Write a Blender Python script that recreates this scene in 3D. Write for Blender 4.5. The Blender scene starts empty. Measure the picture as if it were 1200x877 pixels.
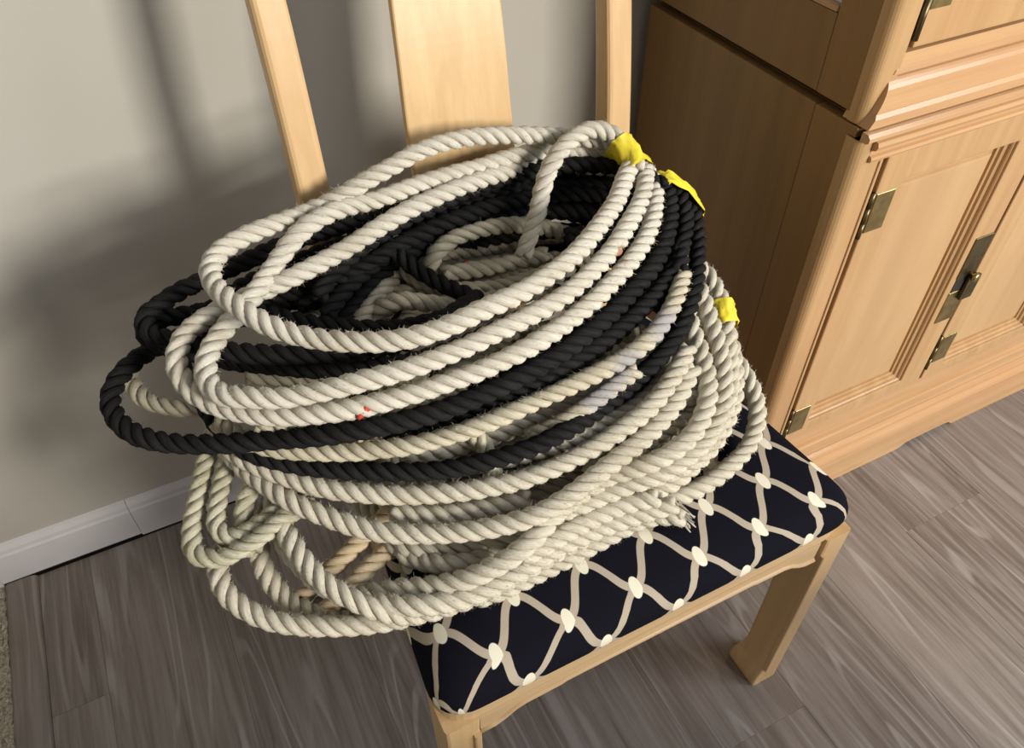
import bpy, bmesh, math, random
import numpy as np
from mathutils import Vector, Matrix

random.seed(7)
rng = np.random.default_rng(7)
scene = bpy.context.scene
col = scene.collection

# ------------------------------------------------------------------ camera
# world: back wall along X, room towards -Y, floor z = 0, metres
cam_d = bpy.data.cameras.new('camera')
cam = bpy.data.objects.new('camera', cam_d)
col.objects.link(cam)
yaw, pitch, roll, FPX = 0.467853813, 0.787789342, 0.00251265, 928.94
fw = Vector((math.sin(yaw) * math.cos(pitch), math.cos(yaw) * math.cos(pitch), -math.sin(pitch)))
rt = fw.cross(Vector((0, 0, 1))).normalized()
dn = fw.cross(rt)
r2 = rt * math.cos(roll) + dn * math.sin(roll)
d2 = dn * math.cos(roll) - rt * math.sin(roll)
mw = Matrix((r2, -d2, -fw)).transposed().to_4x4()
mw.translation = Vector((0, 0, 1.25))
cam.matrix_world = mw
cam_d.sensor_fit = 'HORIZONTAL'
cam_d.sensor_width = 36.0
cam_d.lens = FPX / 1200.0 * 36.0
cam_d.clip_start = 0.02
scene.camera = cam

# ------------------------------------------------------------------ light
world = bpy.data.worlds.new('room_ambient')
scene.world = world
world.use_nodes = True
bg = world.node_tree.nodes['Background']
bg.inputs['Color'].default_value = (0.86, 0.90, 1.0, 1)
bg.inputs['Strength'].default_value = 0.21


def area_light(name, loc, target, sx, sy, power, color):
    l = bpy.data.lights.new(name, 'AREA')
    l.shape = 'RECTANGLE'
    l.size, l.size_y = sx, sy
    l.energy = power
    l.color = color
    o = bpy.data.objects.new(name, l)
    o.location = loc
    o.rotation_euler = (Vector(target) - Vector(loc)).to_track_quat('-Z', 'Y').to_euler()
    col.objects.link(o)
    return o


TGT = Vector((0.25, 0.65, 0.6))
key_dir = Vector((0.40, -1.0, 0.38)).normalized()
area_light('patio_window_light', TGT + key_dir * 4.5, TGT, 0.8, 1.1, 220, (1.0, 0.95, 0.87))
area_light('side_window_light', (2.7, -1.3, 2.1), (0.6, 0.4, 0.2), 1.3, 1.2, 48, (0.84, 0.91, 1.0))

vs = scene.view_settings
vs.view_transform = 'Standard'
vs.look = 'None'
vs.gamma = 1.0
vs.exposure = 0.0
vs.use_curve_mapping = False


# ------------------------------------------------------------------ node helper
class X:
    """a socket (or number) with arithmetic"""
    def __init__(self, nt, s):
        self.nt, self.s = nt, s

    def _m(self, op, *a):
        n = self.nt.nodes.new('ShaderNodeMath')
        n.operation = op
        for i, v in enumerate((self,) + a):
            v = v.s if isinstance(v, X) else v
            if isinstance(v, (int, float)):
                n.inputs[i].default_value = v
            else:
                self.nt.links.new(v, n.inputs[i])
        return X(self.nt, n.outputs[0])

    def __add__(self, o): return self._m('ADD', o)
    def __sub__(self, o): return self._m('SUBTRACT', o)
    def __mul__(self, o): return self._m('MULTIPLY', o)
    def __truediv__(self, o): return self._m('DIVIDE', o)
    def sin(self): return self._m('SINE')
    def cos(self): return self._m('COSINE')
    def sqrt(self): return self._m('SQRT')
    def abs(self): return self._m('ABSOLUTE')
    def round(self): return self._m('ROUND')
    def lt(self, o): return self._m('LESS_THAN', o)
    def pow(self, o): return self._m('POWER', o)
    def min(self, o): return self._m('MINIMUM', o)
    def max(self, o): return self._m('MAXIMUM', o)

    def step(self, a, b):
        n = self.nt.nodes.new('ShaderNodeMapRange')
        n.interpolation_type = 'SMOOTHSTEP'
        self.nt.links.new(self.s, n.inputs['Value'])
        n.inputs['From Min'].default_value = min(a, b)
        n.inputs['From Max'].default_value = max(a, b)
        n.inputs['To Min'].default_value = 0.0 if a < b else 1.0
        n.inputs['To Max'].default_value = 1.0 if a < b else 0.0
        return X(self.nt, n.outputs['Result'])


def new_mat(name, rough=0.5, spec=0.5, metallic=0.0):
    m = bpy.data.materials.new(name)
    m.use_nodes = True
    nt = m.node_tree
    b = nt.nodes['Principled BSDF']
    b.inputs['Roughness'].default_value = rough
    b.inputs['Specular IOR Level'].default_value = spec
    b.inputs['Metallic'].default_value = metallic
    return m, nt, b


def tex(nt, which):
    n = nt.nodes.new('ShaderNodeTexCoord')
    return n.outputs[which]


def mapping(nt, src, scale=(1, 1, 1), rot=(0, 0, 0), loc=(0, 0, 0)):
    n = nt.nodes.new('ShaderNodeMapping')
    nt.links.new(src, n.inputs['Vector'])
    n.inputs['Scale'].default_value = scale
    n.inputs['Rotation'].default_value = rot
    n.inputs['Location'].default_value = loc
    return n.outputs['Vector']


def noise(nt, vec, scale=5.0, detail=4.0, rough=0.55, dist=0.0):
    n = nt.nodes.new('ShaderNodeTexNoise')
    nt.links.new(vec, n.inputs['Vector'])
    n.inputs['Scale'].default_value = scale
    n.inputs['Detail'].default_value = detail
    n.inputs['Roughness'].default_value = rough
    n.inputs['Distortion'].default_value = dist
    return X(nt, n.outputs['Fac'])


def mix(nt, fac, a, b):
    n = nt.nodes.new('ShaderNodeMix')
    n.data_type = 'RGBA'
    for sock, v in ((n.inputs[0], fac), (n.inputs[6], a), (n.inputs[7], b)):
        v = v.s if isinstance(v, X) else v
        if isinstance(v, (int, float)):
            sock.default_value = v
        elif isinstance(v, (tuple, list)):
            sock.default_value = (v[0], v[1], v[2], 1)
        else:
            nt.links.new(v, sock)
    return n.outputs[2]


def ramp(nt, fac, stops):
    n = nt.nodes.new('ShaderNodeValToRGB')
    nt.links.new(fac.s if isinstance(fac, X) else fac, n.inputs['Fac'])
    e = n.color_ramp.elements
    while len(e) < len(stops):
        e.new(0.5)
    for k, (p, c) in zip(e, stops):
        k.position = p
        k.color = (c[0], c[1], c[2], 1)
    return n.outputs['Color']


def bump(nt, b, height, strength=0.3, dist=0.002):
    n = nt.nodes.new('ShaderNodeBump')
    nt.links.new(height.s if isinstance(height, X) else height, n.inputs['Height'])
    n.inputs['Strength'].default_value = strength
    n.inputs['Distance'].default_value = dist
    nt.links.new(n.outputs['Normal'], b.inputs['Normal'])


def set_col(nt, b, c):
    if isinstance(c, (tuple, list)):
        b.inputs['Base Color'].default_value = (c[0], c[1], c[2], 1)
    else:
        nt.links.new(c, b.inputs['Base Color'])


MAT = {}


def plain(key, c, rough=0.5, spec=0.5, metallic=0.0, nscale=0, namt=0.15):
    m, nt, b = new_mat(key, rough, spec, metallic)
    if nscale:
        f = noise(nt, tex(nt, 'Object'), nscale, 5)
        d = tuple(v * (1 - namt) for v in c)
        e = tuple(min(1, v * (1 + namt)) for v in c)
        set_col(nt, b, mix(nt, f.step(0.3, 0.7), d, e))
    else:
        set_col(nt, b, c)
    MAT[key] = m
    return m, nt, b


def wood(key, c0, c1, c2, axis, rough=0.32, fine=55.0, blotch=0.5):
    """fine straight grain along an axis ('X','Y','Z')"""
    m, nt, b = new_mat(key, rough, 0.45)
    info = nt.nodes.new('ShaderNodeObjectInfo')
    geo = nt.nodes.new('ShaderNodeNewGeometry')
    vm = nt.nodes.new('ShaderNodeVectorMath')
    vm.operation = 'ADD'
    nt.links.new(geo.outputs['Position'], vm.inputs[0])
    nt.links.new(info.outputs['Random'], vm.inputs[1])
    s = {'X': (0.05, 1, 1), 'Y': (1, 0.05, 1), 'Z': (1, 1, 0.05)}[axis]
    v = mapping(nt, vm.outputs[0], s)
    f = noise(nt, v, fine, 6, 0.6)
    g = noise(nt, mapping(nt, vm.outputs[0], tuple(max(k, .3) for k in s)), 5.0, 4, 0.6, 0.8)
    a = mix(nt, f.step(0.3, 0.72), c0, c1)
    set_col(nt, b, mix(nt, (g.step(0.35, 0.75) * blotch), a, c2))
    bump(nt, b, f, 0.12, 0.0006)
    MAT[key] = m


# pale birch / maple of chair and cabinet
wood('chair_wood_z', (0.60, 0.40, 0.19), (0.70, 0.49, 0.25), (0.62, 0.38, 0.19), 'Z', 0.38)
wood('chair_wood_x', (0.58, 0.40, 0.21), (0.68, 0.49, 0.27), (0.62, 0.40, 0.22), 'X', 0.38)
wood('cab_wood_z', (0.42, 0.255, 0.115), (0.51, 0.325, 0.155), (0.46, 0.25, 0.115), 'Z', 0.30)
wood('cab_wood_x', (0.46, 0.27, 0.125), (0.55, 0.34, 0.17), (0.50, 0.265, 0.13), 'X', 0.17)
wood('cab_side_shaded', (0.215, 0.122, 0.042), (0.27, 0.155, 0.052), (0.25, 0.118, 0.04), 'Z', 0.42, 40)  # cabinet wood darkened: shade of the unlit side is put into the colour
wood('cab_panel', (0.47, 0.295, 0.145), (0.54, 0.35, 0.175), (0.40, 0.235, 0.11), 'Z', 0.26, 12, 0.8)
plain('dark_recess', (0.02, 0.015, 0.01), 0.8)  # near-black for inner boards and latch gap: recess shade put into the colour
plain('brass', (0.42, 0.33, 0.15), 0.32, 0.5, 1.0, 60, 0.2)
plain('brass_dark', (0.16, 0.13, 0.07), 0.4, 0.5, 1.0, 60, 0.25)
plain('skirting_white', (0.72, 0.70, 0.70), 0.45, 0.5, 0, 9, 0.03)
plain('yellow_tape', (0.86, 0.70, 0.05), 0.5, 0.4, 0, 45, 0.16)
plain('red_scrap', (0.55, 0.05, 0.03), 0.7)
plain('glass_grey', (0.55, 0.60, 0.66), 0.08, 0.6)

# wall paint
m, nt, b = new_mat('wall_paint', 0.75, 0.25)
f = noise(nt, tex(nt, 'Object'), 3.0, 3)
set_col(nt, b, mix(nt, f.step(0.3, 0.7), (0.47, 0.445, 0.385), (0.50, 0.475, 0.415)))
bump(nt, b, noise(nt, tex(nt, 'Object'), 180.0, 3), 0.10, 0.001)
MAT['wall_paint'] = m

# vinyl plank: grey-brown with pale cathedral grain
m, nt, b = new_mat('plank', 0.42, 0.45)
info = nt.nodes.new('ShaderNodeObjectInfo')
geo = nt.nodes.new('ShaderNodeNewGeometry')
comb = nt.nodes.new('ShaderNodeCombineXYZ')
rnd = X(nt, info.outputs['Random'])
for i, k in enumerate((13.0, 29.0, 7.0)):
    nt.links.new((rnd * k).s, comb.inputs[i])
vm = nt.nodes.new('ShaderNodeVectorMath')
vm.operation = 'ADD'
nt.links.new(geo.outputs['Position'], vm.inputs[0])
nt.links.new(comb.outputs[0], vm.inputs[1])
v = vm.outputs[0]
g1 = noise(nt, mapping(nt, v, (1, 0.045, 1)), 95.0, 5, 0.65)
warp = noise(nt, mapping(nt, v, (1, 0.09, 1)), 8.0, 2, 0.45)
rings = ((warp * 95.0).sin() * 0.5 + 0.5).step(0.80, 1.0)
g3 = noise(nt, mapping(nt, v, (1, 0.12, 1)), 5.0, 3, 0.5)
brk = noise(nt, mapping(nt, v, (1, 0.06, 1)), 30.0, 3, 0.6).step(0.40, 0.60)
c = mix(nt, g3.step(0.3, 0.7), (0.152, 0.123, 0.103), (0.226, 0.190, 0.164))
c = mix(nt, g1.step(0.38, 0.66) * 0.85, c, (0.295, 0.258, 0.230))
c = mix(nt, g1.step(0.44, 0.26) * 0.55, c, (0.094, 0.074, 0.061))
c = mix(nt, rings * brk * 0.7, c, (0.385, 0.353, 0.328))
c = mix(nt, (rnd * 0.28), c, (0.164, 0.135, 0.115))
set_col(nt, b, c)
bump(nt, b, g1, 0.15, 0.0008)
MAT['plank'] = m
plain('floor_dark', (0.03, 0.025, 0.02), 0.9)
m, nt, b = new_mat('carpet', 0.95, 0.1)
f = noise(nt, tex(nt, 'Object'), 260.0, 3, 0.7)
set_col(nt, b, ramp(nt, f, [(0.32, (0.20, 0.165, 0.12)), (0.55, (0.42, 0.37, 0.29)), (0.75, (0.62, 0.57, 0.48))]))
MAT['carpet'] = m

# cushion fabric: near-black navy with ogee trellis and ovals at the knots
m, nt, b = new_mat('trellis_fabric', 0.9, 0.06)
sep = nt.nodes.new('ShaderNodeSeparateXYZ')
nt.links.new(tex(nt, 'UV'), sep.inputs[0])
PX_, PY_ = 0.0835, 0.094
u = (X(nt, sep.outputs[0]) - 0.149) / PX_
w = (X(nt, sep.outputs[1]) - 0.331) / PY_
K = 0.62
g = u - (u * (4 * math.pi)).sin() * (K / (4 * math.pi))
gp = ((u * (4 * math.pi)).cos() * (-K) + 1.0) * (PY_ / PX_)
nrm = (gp * gp + 1.0).sqrt()
lines = []
for sgn in (1, -1):
    e = w - g if sgn > 0 else w + g
    lines.append(((e - e.round()).abs() * PY_) / nrm)
dl = lines[0].min(lines[1])
s_ = u - w
t_ = u + w
ds = s_ - s_.round()
dt = t_ - t_.round()
ex = (ds + dt) * 0.5 * PX_
ey = (dt - ds) * 0.5 * PY_
ov = ((ex / 0.0066).pow(2) + (ey / 0.0120).pow(2))
weave = noise(nt, mapping(nt, tex(nt, 'UV'), (900, 900, 1)), 1.0, 2)
c = mix(nt, weave, (0.004, 0.004, 0.007), (0.011, 0.011, 0.018))
c = mix(nt, dl.step(0.0047, 0.0039), c, mix(nt, weave, (0.40, 0.335, 0.25), (0.55, 0.47, 0.37)))
c = mix(nt, ov.step(1.12, 0.9), c, (0.83, 0.78, 0.62))
set_col(nt, b, c)
bump(nt, b, weave, 0.25, 0.0006)
MAT['trellis_fabric'] = m


def rope_mat(key, c_lo, c_hi, dirt, dirt_amt, stains=(), rough=0.85):
    m, nt, b = new_mat(key, rough, 0.15)
    sep = nt.nodes.new('ShaderNodeSeparateXYZ')
    uv = tex(nt, 'UV')
    nt.links.new(uv, sep.inputs[0])
    cmb = nt.nodes.new('ShaderNodeCombineXYZ')
    U, V = X(nt, sep.outputs[0]), X(nt, sep.outputs[1])
    nt.links.new((U * 9.0 + V * 60.0).s, cmb.inputs[0])
    nt.links.new((V * 45.0).s, cmb.inputs[1])
    info = nt.nodes.new('ShaderNodeObjectInfo')
    nt.links.new((X(nt, info.outputs['Random']) * 50.0).s, cmb.inputs[2])
    fib = noise(nt, cmb.outputs[0], 2.2, 4, 0.65)
    geo = nt.nodes.new('ShaderNodeNewGeometry')
    pos = geo.outputs['Position']
    big = noise(nt, pos, 14.0, 4, 0.6)
    spk = noise(nt, pos, 220.0, 2, 0.6)
    c = mix(nt, fib.step(0.28, 0.72), c_lo, c_hi)
    c = mix(nt, big.step(0.5, 0.72) * dirt_amt, c, dirt)
    c = mix(nt, spk.step(0.66, 0.74) * 0.5, c, tuple(v * 0.55 for v in c_lo))
    for p, r, sc in stains:
        d = nt.nodes.new('ShaderNodeVectorMath')
        d.operation = 'DISTANCE'
        nt.links.new(pos, d.inputs[0])
        d.inputs[1].default_value = p
        dd = X(nt, d.outputs['Value']) + (spk - 0.5) * (r * 0.9)
        c = mix(nt, dd.step(r, r * 0.45) * 0.8, c, sc)
    set_col(nt, b, c)
    bump(nt, b, fib, 0.55, 0.0012)
    MAT[key] = m


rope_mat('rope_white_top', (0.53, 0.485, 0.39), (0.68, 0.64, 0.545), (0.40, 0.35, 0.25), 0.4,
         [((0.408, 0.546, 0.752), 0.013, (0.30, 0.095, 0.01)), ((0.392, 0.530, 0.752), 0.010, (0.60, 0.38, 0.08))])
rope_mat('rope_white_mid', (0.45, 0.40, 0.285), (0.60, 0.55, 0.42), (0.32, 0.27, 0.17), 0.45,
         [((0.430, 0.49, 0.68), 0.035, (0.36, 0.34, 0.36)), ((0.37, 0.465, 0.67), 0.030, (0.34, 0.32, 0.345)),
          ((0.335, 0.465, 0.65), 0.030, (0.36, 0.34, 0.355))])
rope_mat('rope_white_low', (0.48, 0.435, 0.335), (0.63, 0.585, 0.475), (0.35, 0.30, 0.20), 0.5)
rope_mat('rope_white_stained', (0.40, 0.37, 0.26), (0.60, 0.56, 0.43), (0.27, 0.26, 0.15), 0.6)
rope_mat('rope_tan', (0.50, 0.39, 0.24), (0.68, 0.56, 0.38), (0.40, 0.28, 0.16), 0.4)
rope_mat('rope_black', (0.005, 0.005, 0.005), (0.018, 0.0175, 0.017), (0.032, 0.030, 0.028), 0.35, (), 0.75)


# ------------------------------------------------------------------ object helpers
def world_loc(o):
    p = Vector((0, 0, 0))
    while o:
        p = p + o.location
        o = o.parent
    return p


def link(name, mesh, mat, parent=None, smooth=False, loc=None):
    """mesh given in world coordinates; becomes a child of parent"""
    o = bpy.data.objects.new(name, mesh)
    col.objects.link(o)
    if loc is not None:
        o.location = loc
    elif parent is not None:
        mesh.transform(Matrix.Translation(-world_loc(parent)))
    o.parent = parent
    if mat:
        mesh.materials.append(MAT[mat])
    if smooth:
        mesh.polygons.foreach_set('use_smooth', [True] * len(mesh.polygons))
    return o


def tag(o, label=None, cat=None, group=None, kind=None):
    for k, v in (('label', label), ('category', cat), ('group', group), ('kind', kind)):
        if v:
            o[k] = v
    return o


def thing(name, label, cat, loc=(0, 0, 0), group=None):
    o = bpy.data.objects.new(name, None)
    o.empty_display_size = 0.05
    col.objects.link(o)
    o.location = loc
    return tag(o, label, cat, group)


def mesh_from(verts, faces, name='mesh'):
    me = bpy.data.meshes.new(name)
    me.from_pydata([tuple(v) for v in verts], [], faces)
    me.update()
    return me


def finish(bm, name='mesh'):
    bmesh.ops.recalc_face_normals(bm, faces=bm.faces)
    me = bpy.data.meshes.new(name)
    bm.to_mesh(me)
    bm.free()
    return me


def box(name, x, y, z, mat, parent=None, bev=0.002, seg=2):
    bm = bmesh.new()
    bmesh.ops.create_cube(bm, size=1.0)
    for v_ in bm.verts:
        v_.co = Vector(((x[0] + x[1]) / 2 + v_.co.x * (x[1] - x[0]),
                        (y[0] + y[1]) / 2 + v_.co.y * (y[1] - y[0]),
                        (z[0] + z[1]) / 2 + v_.co.z * (z[1] - z[0])))
    if bev:
        bmesh.ops.bevel(bm, geom=bm.edges[:], offset=bev, segments=seg, profile=0.5, affect='EDGES')
    return link(name, finish(bm), mat, parent)


def prism_x(name, prof, x0, x1, mat, parent=None, miter0=0.0, bev=0.0):
    """profile [(y,z)] extruded along X; miter0 slants the x0 end with height"""
    n = len(prof)
    y0 = min(p[0] for p in prof)
    z0 = min(p[1] for p in prof)
    vs_ = [(x0 + miter0 * (p[1] - z0), p[0], p[1]) for p in prof] + [(x1, p[0], p[1]) for p in prof]
    fs = [list(range(n))[::-1], list(range(n, 2 * n))]
    for i in range(n):
        j = (i + 1) % n
        fs.append([i, j, n + j, n + i])
    bm = bmesh.new()
    bv = [bm.verts.new(v_) for v_ in vs_]
    for f_ in fs:
        bm.faces.new([bv[i] for i in f_])
    return link(name, finish(bm), mat, parent)


def prism_y(name, prof, y0, y1, mat, parent=None, bev=0.0):
    """profile [(x,z)] extruded along Y"""
    n = len(prof)
    bm = bmesh.new()
    a = [bm.verts.new((p[0], y0, p[1])) for p in prof]
    b_ = [bm.verts.new((p[0], y1, p[1])) for p in prof]
    bm.faces.new(a)
    bm.faces.new(b_[::-1])
    for i in range(n):
        j = (i + 1) % n
        bm.faces.new([a[i], b_[i], b_[j], a[j]])
    if bev:
        bmesh.ops.recalc_face_normals(bm, faces=bm.faces)
        bmesh.ops.bevel(bm, geom=bm.edges[:], offset=bev, segments=2, profile=0.5, affect='EDGES')
    return link(name, finish(bm), mat, parent)


def loft(name, sections, mat, parent=None, smooth=False, closed_ends=True):
    """list of equal-length closed point rings"""
    n = len(sections[0])
    vs_ = [p for s in sections for p in s]
    fs = []
    for k in range(len(sections) - 1):
        for i in range(n):
            j = (i + 1) % n
            fs.append([k * n + i, k * n + j, (k + 1) * n + j, (k + 1) * n + i])
    if closed_ends:
        fs.append(list(range(n))[::-1])
        fs.append([(len(sections) - 1) * n + i for i in range(n)])
    bm = bmesh.new()
    bv = [bm.verts.new(v_) for v_ in vs_]
    for f_ in fs:
        bm.faces.new([bv[i] for i in f_])
    return link(name, finish(bm), mat, parent, smooth)


def round_rect(cx, cy, hx, hy, r, z, n=4):
    out = []
    for sx, sy, a0 in ((1, 1, 0), (-1, 1, 90), (-1, -1, 180), (1, -1, 270)):
        for k in range(n + 1):
            a = math.radians(a0 + 90 * k / n)
            out.append((cx + sx * (hx - r) + r * math.cos(a), cy + sy * (hy - r) + r * math.sin(a), z))
    return out


# ------------------------------------------------------------------ the room
WALL_Y = 1.056
wall = box('wall_back', (-2.6, 3.4), (WALL_Y, WALL_Y + 0.12), (0.0, 2.6), 'wall_paint', None, 0)
tag(wall, 'warm grey painted wall behind the chair and the cabinet', 'wall', kind='structure')

for nm_, x_, wh_ in (('wall_left', (-2.72, -2.6), 'carpet'), ('wall_right', (3.4, 3.52), 'cabinet')):
    tag(box(nm_, x_, (-2.4, WALL_Y), (0.0, 2.6), 'wall_paint', None, 0), 'warm grey painted side wall beyond the ' + wh_, 'wall', kind='structure')

bb = thing('baseboard_back', 'white skirting board along the foot of the grey wall', 'baseboard', (0, WALL_Y, 0))
tag(bb, kind='structure')


def skirting(x0, x1, dy, z0):
    pr = [(WALL_Y - 0.0002, z0), (WALL_Y - 0.0125 + dy, z0), (WALL_Y - 0.0125 + dy, 0.074), (WALL_Y - 0.0100 + dy, 0.078),
          (WALL_Y - 0.0095 + dy, 0.086), (WALL_Y - 0.0060 + dy, 0.095), (WALL_Y - 0.0002, 0.098)]
    return prism_x('board', pr, x0, x1, 'skirting_white', bb)


skirting(-2.6, -0.472, 0.0006, 0.002)
skirting(-0.4715, -0.2385, 0.0006, 0.0085)
skirting(-0.2375, 3.4, 0.0, 0.003)

floor = box('floor', (-2.6, 3.4), (-2.4, WALL_Y), (-0.03, -0.0069), 'floor_dark', None, 0)
tag(floor, 'grey-brown wood-look plank floor', 'floor', kind='structure')
PW, PL = 0.194, 1.22
plank_cache = {}
k = 0
xs = 1.025
while xs > -0.42:
    xs -= PW
while xs < 3.39:
    off = {0: 0.41}.get(round((xs - 1.025) / PW), 0.41 + 0.37 * ((round((xs - 1.025) / PW) * 5) % 7) / 2.1)
    y = off
    while y < WALL_Y:
        y += PL
    while y > -2.3:
        y0, y1 = max(y - PL, -2.4), min(y, WALL_Y - 0.014)
        x0, x1 = max(xs, -0.418), min(xs + PW, 3.4)
        if y1 - y0 > 0.02 and x1 - x0 > 0.02:
            box('plank', (x0 + 0.0001, x1 - 0.0001), (y0 + 0.0001, y1 - 0.0001), (-0.007, 0.0), 'plank', floor, 0.0004, 1)
        y -= PL
    xs += PW

strip = prism_y('trim_1', [(-0.470, -0.012), (-0.470, 0.004), (-0.466, 0.0075), (-0.430, 0.0078), (-0.4205, 0.005), (-0.4185, 0.0), (-0.4185, -0.0069)],
                -2.4, WALL_Y - 0.0145, 'plank', None)
tag(strip, 'raised wood-look strip between the plank floor and the carpet', 'trim', kind='structure')

# carpet: tufted pile
nx, ny = 230, 420
gx = np.r_[np.linspace(-2.599, -0.76, 140), np.linspace(-0.75, -0.4705, 90)]
gy = np.linspace(-2.399, WALL_Y - 0.0005, ny)
hz = rng.random((nx, ny)) * 0.006 - 0.001
jx = (rng.random((nx, ny)) - 0.5) * 0.003
vv, ff = [], []
for i in range(nx):
    for j in range(ny):
        vv.append((min(gx[i] + jx[i, j], -0.4702), gy[j], hz[i, j]))
for i in range(nx - 1):
    for j in range(ny - 1):
        a = i * ny + j
        ff.append((a, a + ny, a + ny + 1, a + 1))
cp = link('carpet', mesh_from(vv, ff), 'carpet')
tag(cp, 'beige speckled carpet beyond the floor strip', 'carpet', kind='stuff')

# ------------------------------------------------------------------ base cabinet
CX, CY, CZ = 0.761, 0.579, 0.7875          # left side, front, top
CR = 2.28                                   # right end
cab = thing('base_cabinet', 'pale wooden cabinet with brass-hinged panel doors standing beside the chair', 'cabinet', (1.5, 0.8, 0))
box('side_panel', (CX, CX + 0.018), (CY + 0.085, 1.030), (0.02, CZ), 'cab_side_shaded', cab, 0.001)
box('side_stile', (CX - 0.0012, CX + 0.018), (CY + 0.012, CY + 0.0838), (0.02, CZ), 'cab_side_shaded', cab, 0.0012)
box('side_panel', (CR - 0.018, CR), (CY + 0.012, 1.030), (0.02, CZ), 'cab_side_shaded', cab, 0.001)
box('back_panel', (CX + 0.018, CR - 0.018), (1.020, 1.030), (0.03, CZ - 0.014), 'dark_recess', cab, 0)
box('bottom_panel', (CX + 0.018, CR - 0.018), (CY + 0.02, 1.020), (0.150, 0.168), 'dark_recess', cab, 0)
box('top_panel', (CX + 0.0185, CR), (CY + 0.004, 1.030), (CZ - 0.012, CZ), 'cab_side_shaded', cab, 0.001)
# rounded corner post
sec = []
for z in (0.02, CZ - 0.013):
    ring = []
    for a in range(0, 91, 15):
        t = math.radians(180 + a)
        ring.append((CX + 0.013 + 0.0155 * math.cos(t), CY + 0.0125 + 0.0145 * math.sin(t), z))
    ring += [(CX + 0.046, CY - 0.002, z), (CX + 0.050, CY + 0.001, z), (CX + 0.0505, CY + 0.024, z), (CX - 0.0025, CY + 0.024, z)]
    sec.append(ring)
loft('corner_post', sec, 'cab_wood_z', cab)
# reeded line on the post face
box('post_bead', (CX + 0.0385, CX + 0.0425), (CY - 0.0045, CY - 0.0015), (0.17, 0.742), 'cab_wood_z', cab, 0.0014)
# top rail with mouldings
Y = CY
prism_x('top_molding', [(Y + 0.03, CZ - 0.0125), (Y - 0.004, CZ - 0.0125), (Y - 0.009, CZ - 0.014), (Y - 0.011, CZ - 0.019), (Y - 0.009, CZ - 0.024),
                        (Y - 0.003, CZ - 0.0265), (Y - 0.002, CZ - 0.033), (Y - 0.006, CZ - 0.0345), (Y - 0.0075, CZ - 0.038), (Y - 0.006, CZ - 0.0415),
                        (Y - 0.001, CZ - 0.043), (Y + 0.03, CZ - 0.043)], CX + 0.017, CR, 'cab_wood_x', cab)
prism_x('top_lip', [(Y + 0.02, CZ - 0.0118), (Y - 0.006, CZ - 0.0118), (Y - 0.010, CZ - 0.009), (Y - 0.010, CZ - 0.004), (Y - 0.006, CZ), (Y + 0.003, CZ), (Y + 0.0035, CZ - 0.0118)],
        CX - 0.002, CR, 'cab_wood_x', cab)
# bottom rail and plinth
prism_x('bottom_rail', [(Y + 0.03, 0.112), (Y + 0.03, 0.193), (Y + 0.0035, 0.193), (Y + 0.0035, 0.150), (Y - 0.002, 0.148), (Y - 0.004, 0.144), (Y - 0.002, 0.140), (Y - 0.002, 0.112)],
        CX + 0.046, CR, 'cab_wood_x', cab)
prism_x('base_molding', [(Y + 0.03, 0.074), (Y + 0.03, 0.1115), (Y - 0.003, 0.1115), (Y - 0.008, 0.109), (Y - 0.010, 0.104), (Y - 0.010, 0.096), (Y - 0.016, 0.090), (Y - 0.018, 0.084), (Y - 0.018, 0.074)],
        CX - 0.012, CR, 'cab_wood_x', cab)
pl = [(CX - 0.010, 0.0), (1.158, 0.0), (1.168, 0.004), (1.178, 0.010), (1.196, 0.012), (1.285, 0.013), (1.300, 0.010), (1.312, 0.0),
      (2.0, 0.0), (2.02, 0.012), (CR - 0.16, 0.012), (CR - 0.14, 0.0), (CR, 0.0), (CR, 0.0735), (CX - 0.010, 0.0735)]
prism_y('plinth', pl, Y - 0.016, Y + 0.004, 'cab_wood_x', cab, 0.0015)
box('plinth_side', (CX - 0.010, CX + 0.012), (Y + 0.005, 1.025), (0.0, 0.0735), 'cab_side_shaded', cab, 0.0015)


def frame_mesh(x0, x1, z0, z1, wl, wr, wb, wt, y0, y1):
    """rectangular door frame with an opening, one mesh"""
    o = [(x0, z0), (x1, z0), (x1, z1), (x0, z1)]
    i = [(x0 + wl, z0 + wb), (x1 - wr, z0 + wb), (x1 - wr, z1 - wt), (x0 + wl, z1 - wt)]
    bm = bmesh.new()
    A = [[bm.verts.new((p[0], yy, p[1])) for p in ring] for ring in (o, i) for yy in (y0, y1)]
    of, ob, inf, inb = A
    for k_ in range(4):
        j = (k_ + 1) % 4
        bm.faces.new([of[k_], of[j], inf[j], inf[k_]])
        bm.faces.new([ob[j], ob[k_], inb[k_], inb[j]])
        bm.faces.new([of[j], of[k_], ob[k_], ob[j]])
        bm.faces.new([inf[k_], inf[j], inb[j], inb[k_]])
    bmesh.ops.recalc_face_normals(bm, faces=bm.faces)
    es = [e for e in bm.edges if abs(e.verts[0].co.y - y0) < 1e-6 and abs(e.verts[1].co.y - y0) < 1e-6 and
          not any(len(set((abs(v_.co.x - a) < 1e-6) for a in (x0, x1))) == 3 for v_ in e.verts)]
    es = [e for e in es if abs(e.verts[0].co.x - e.verts[1].co.x) < 1e-6 or abs(e.verts[0].co.z - e.verts[1].co.z) < 1e-6]
    bmesh.ops.bevel(bm, geom=es, offset=0.002, segments=2, profile=0.5, affect='EDGES')
    return finish(bm)


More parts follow.
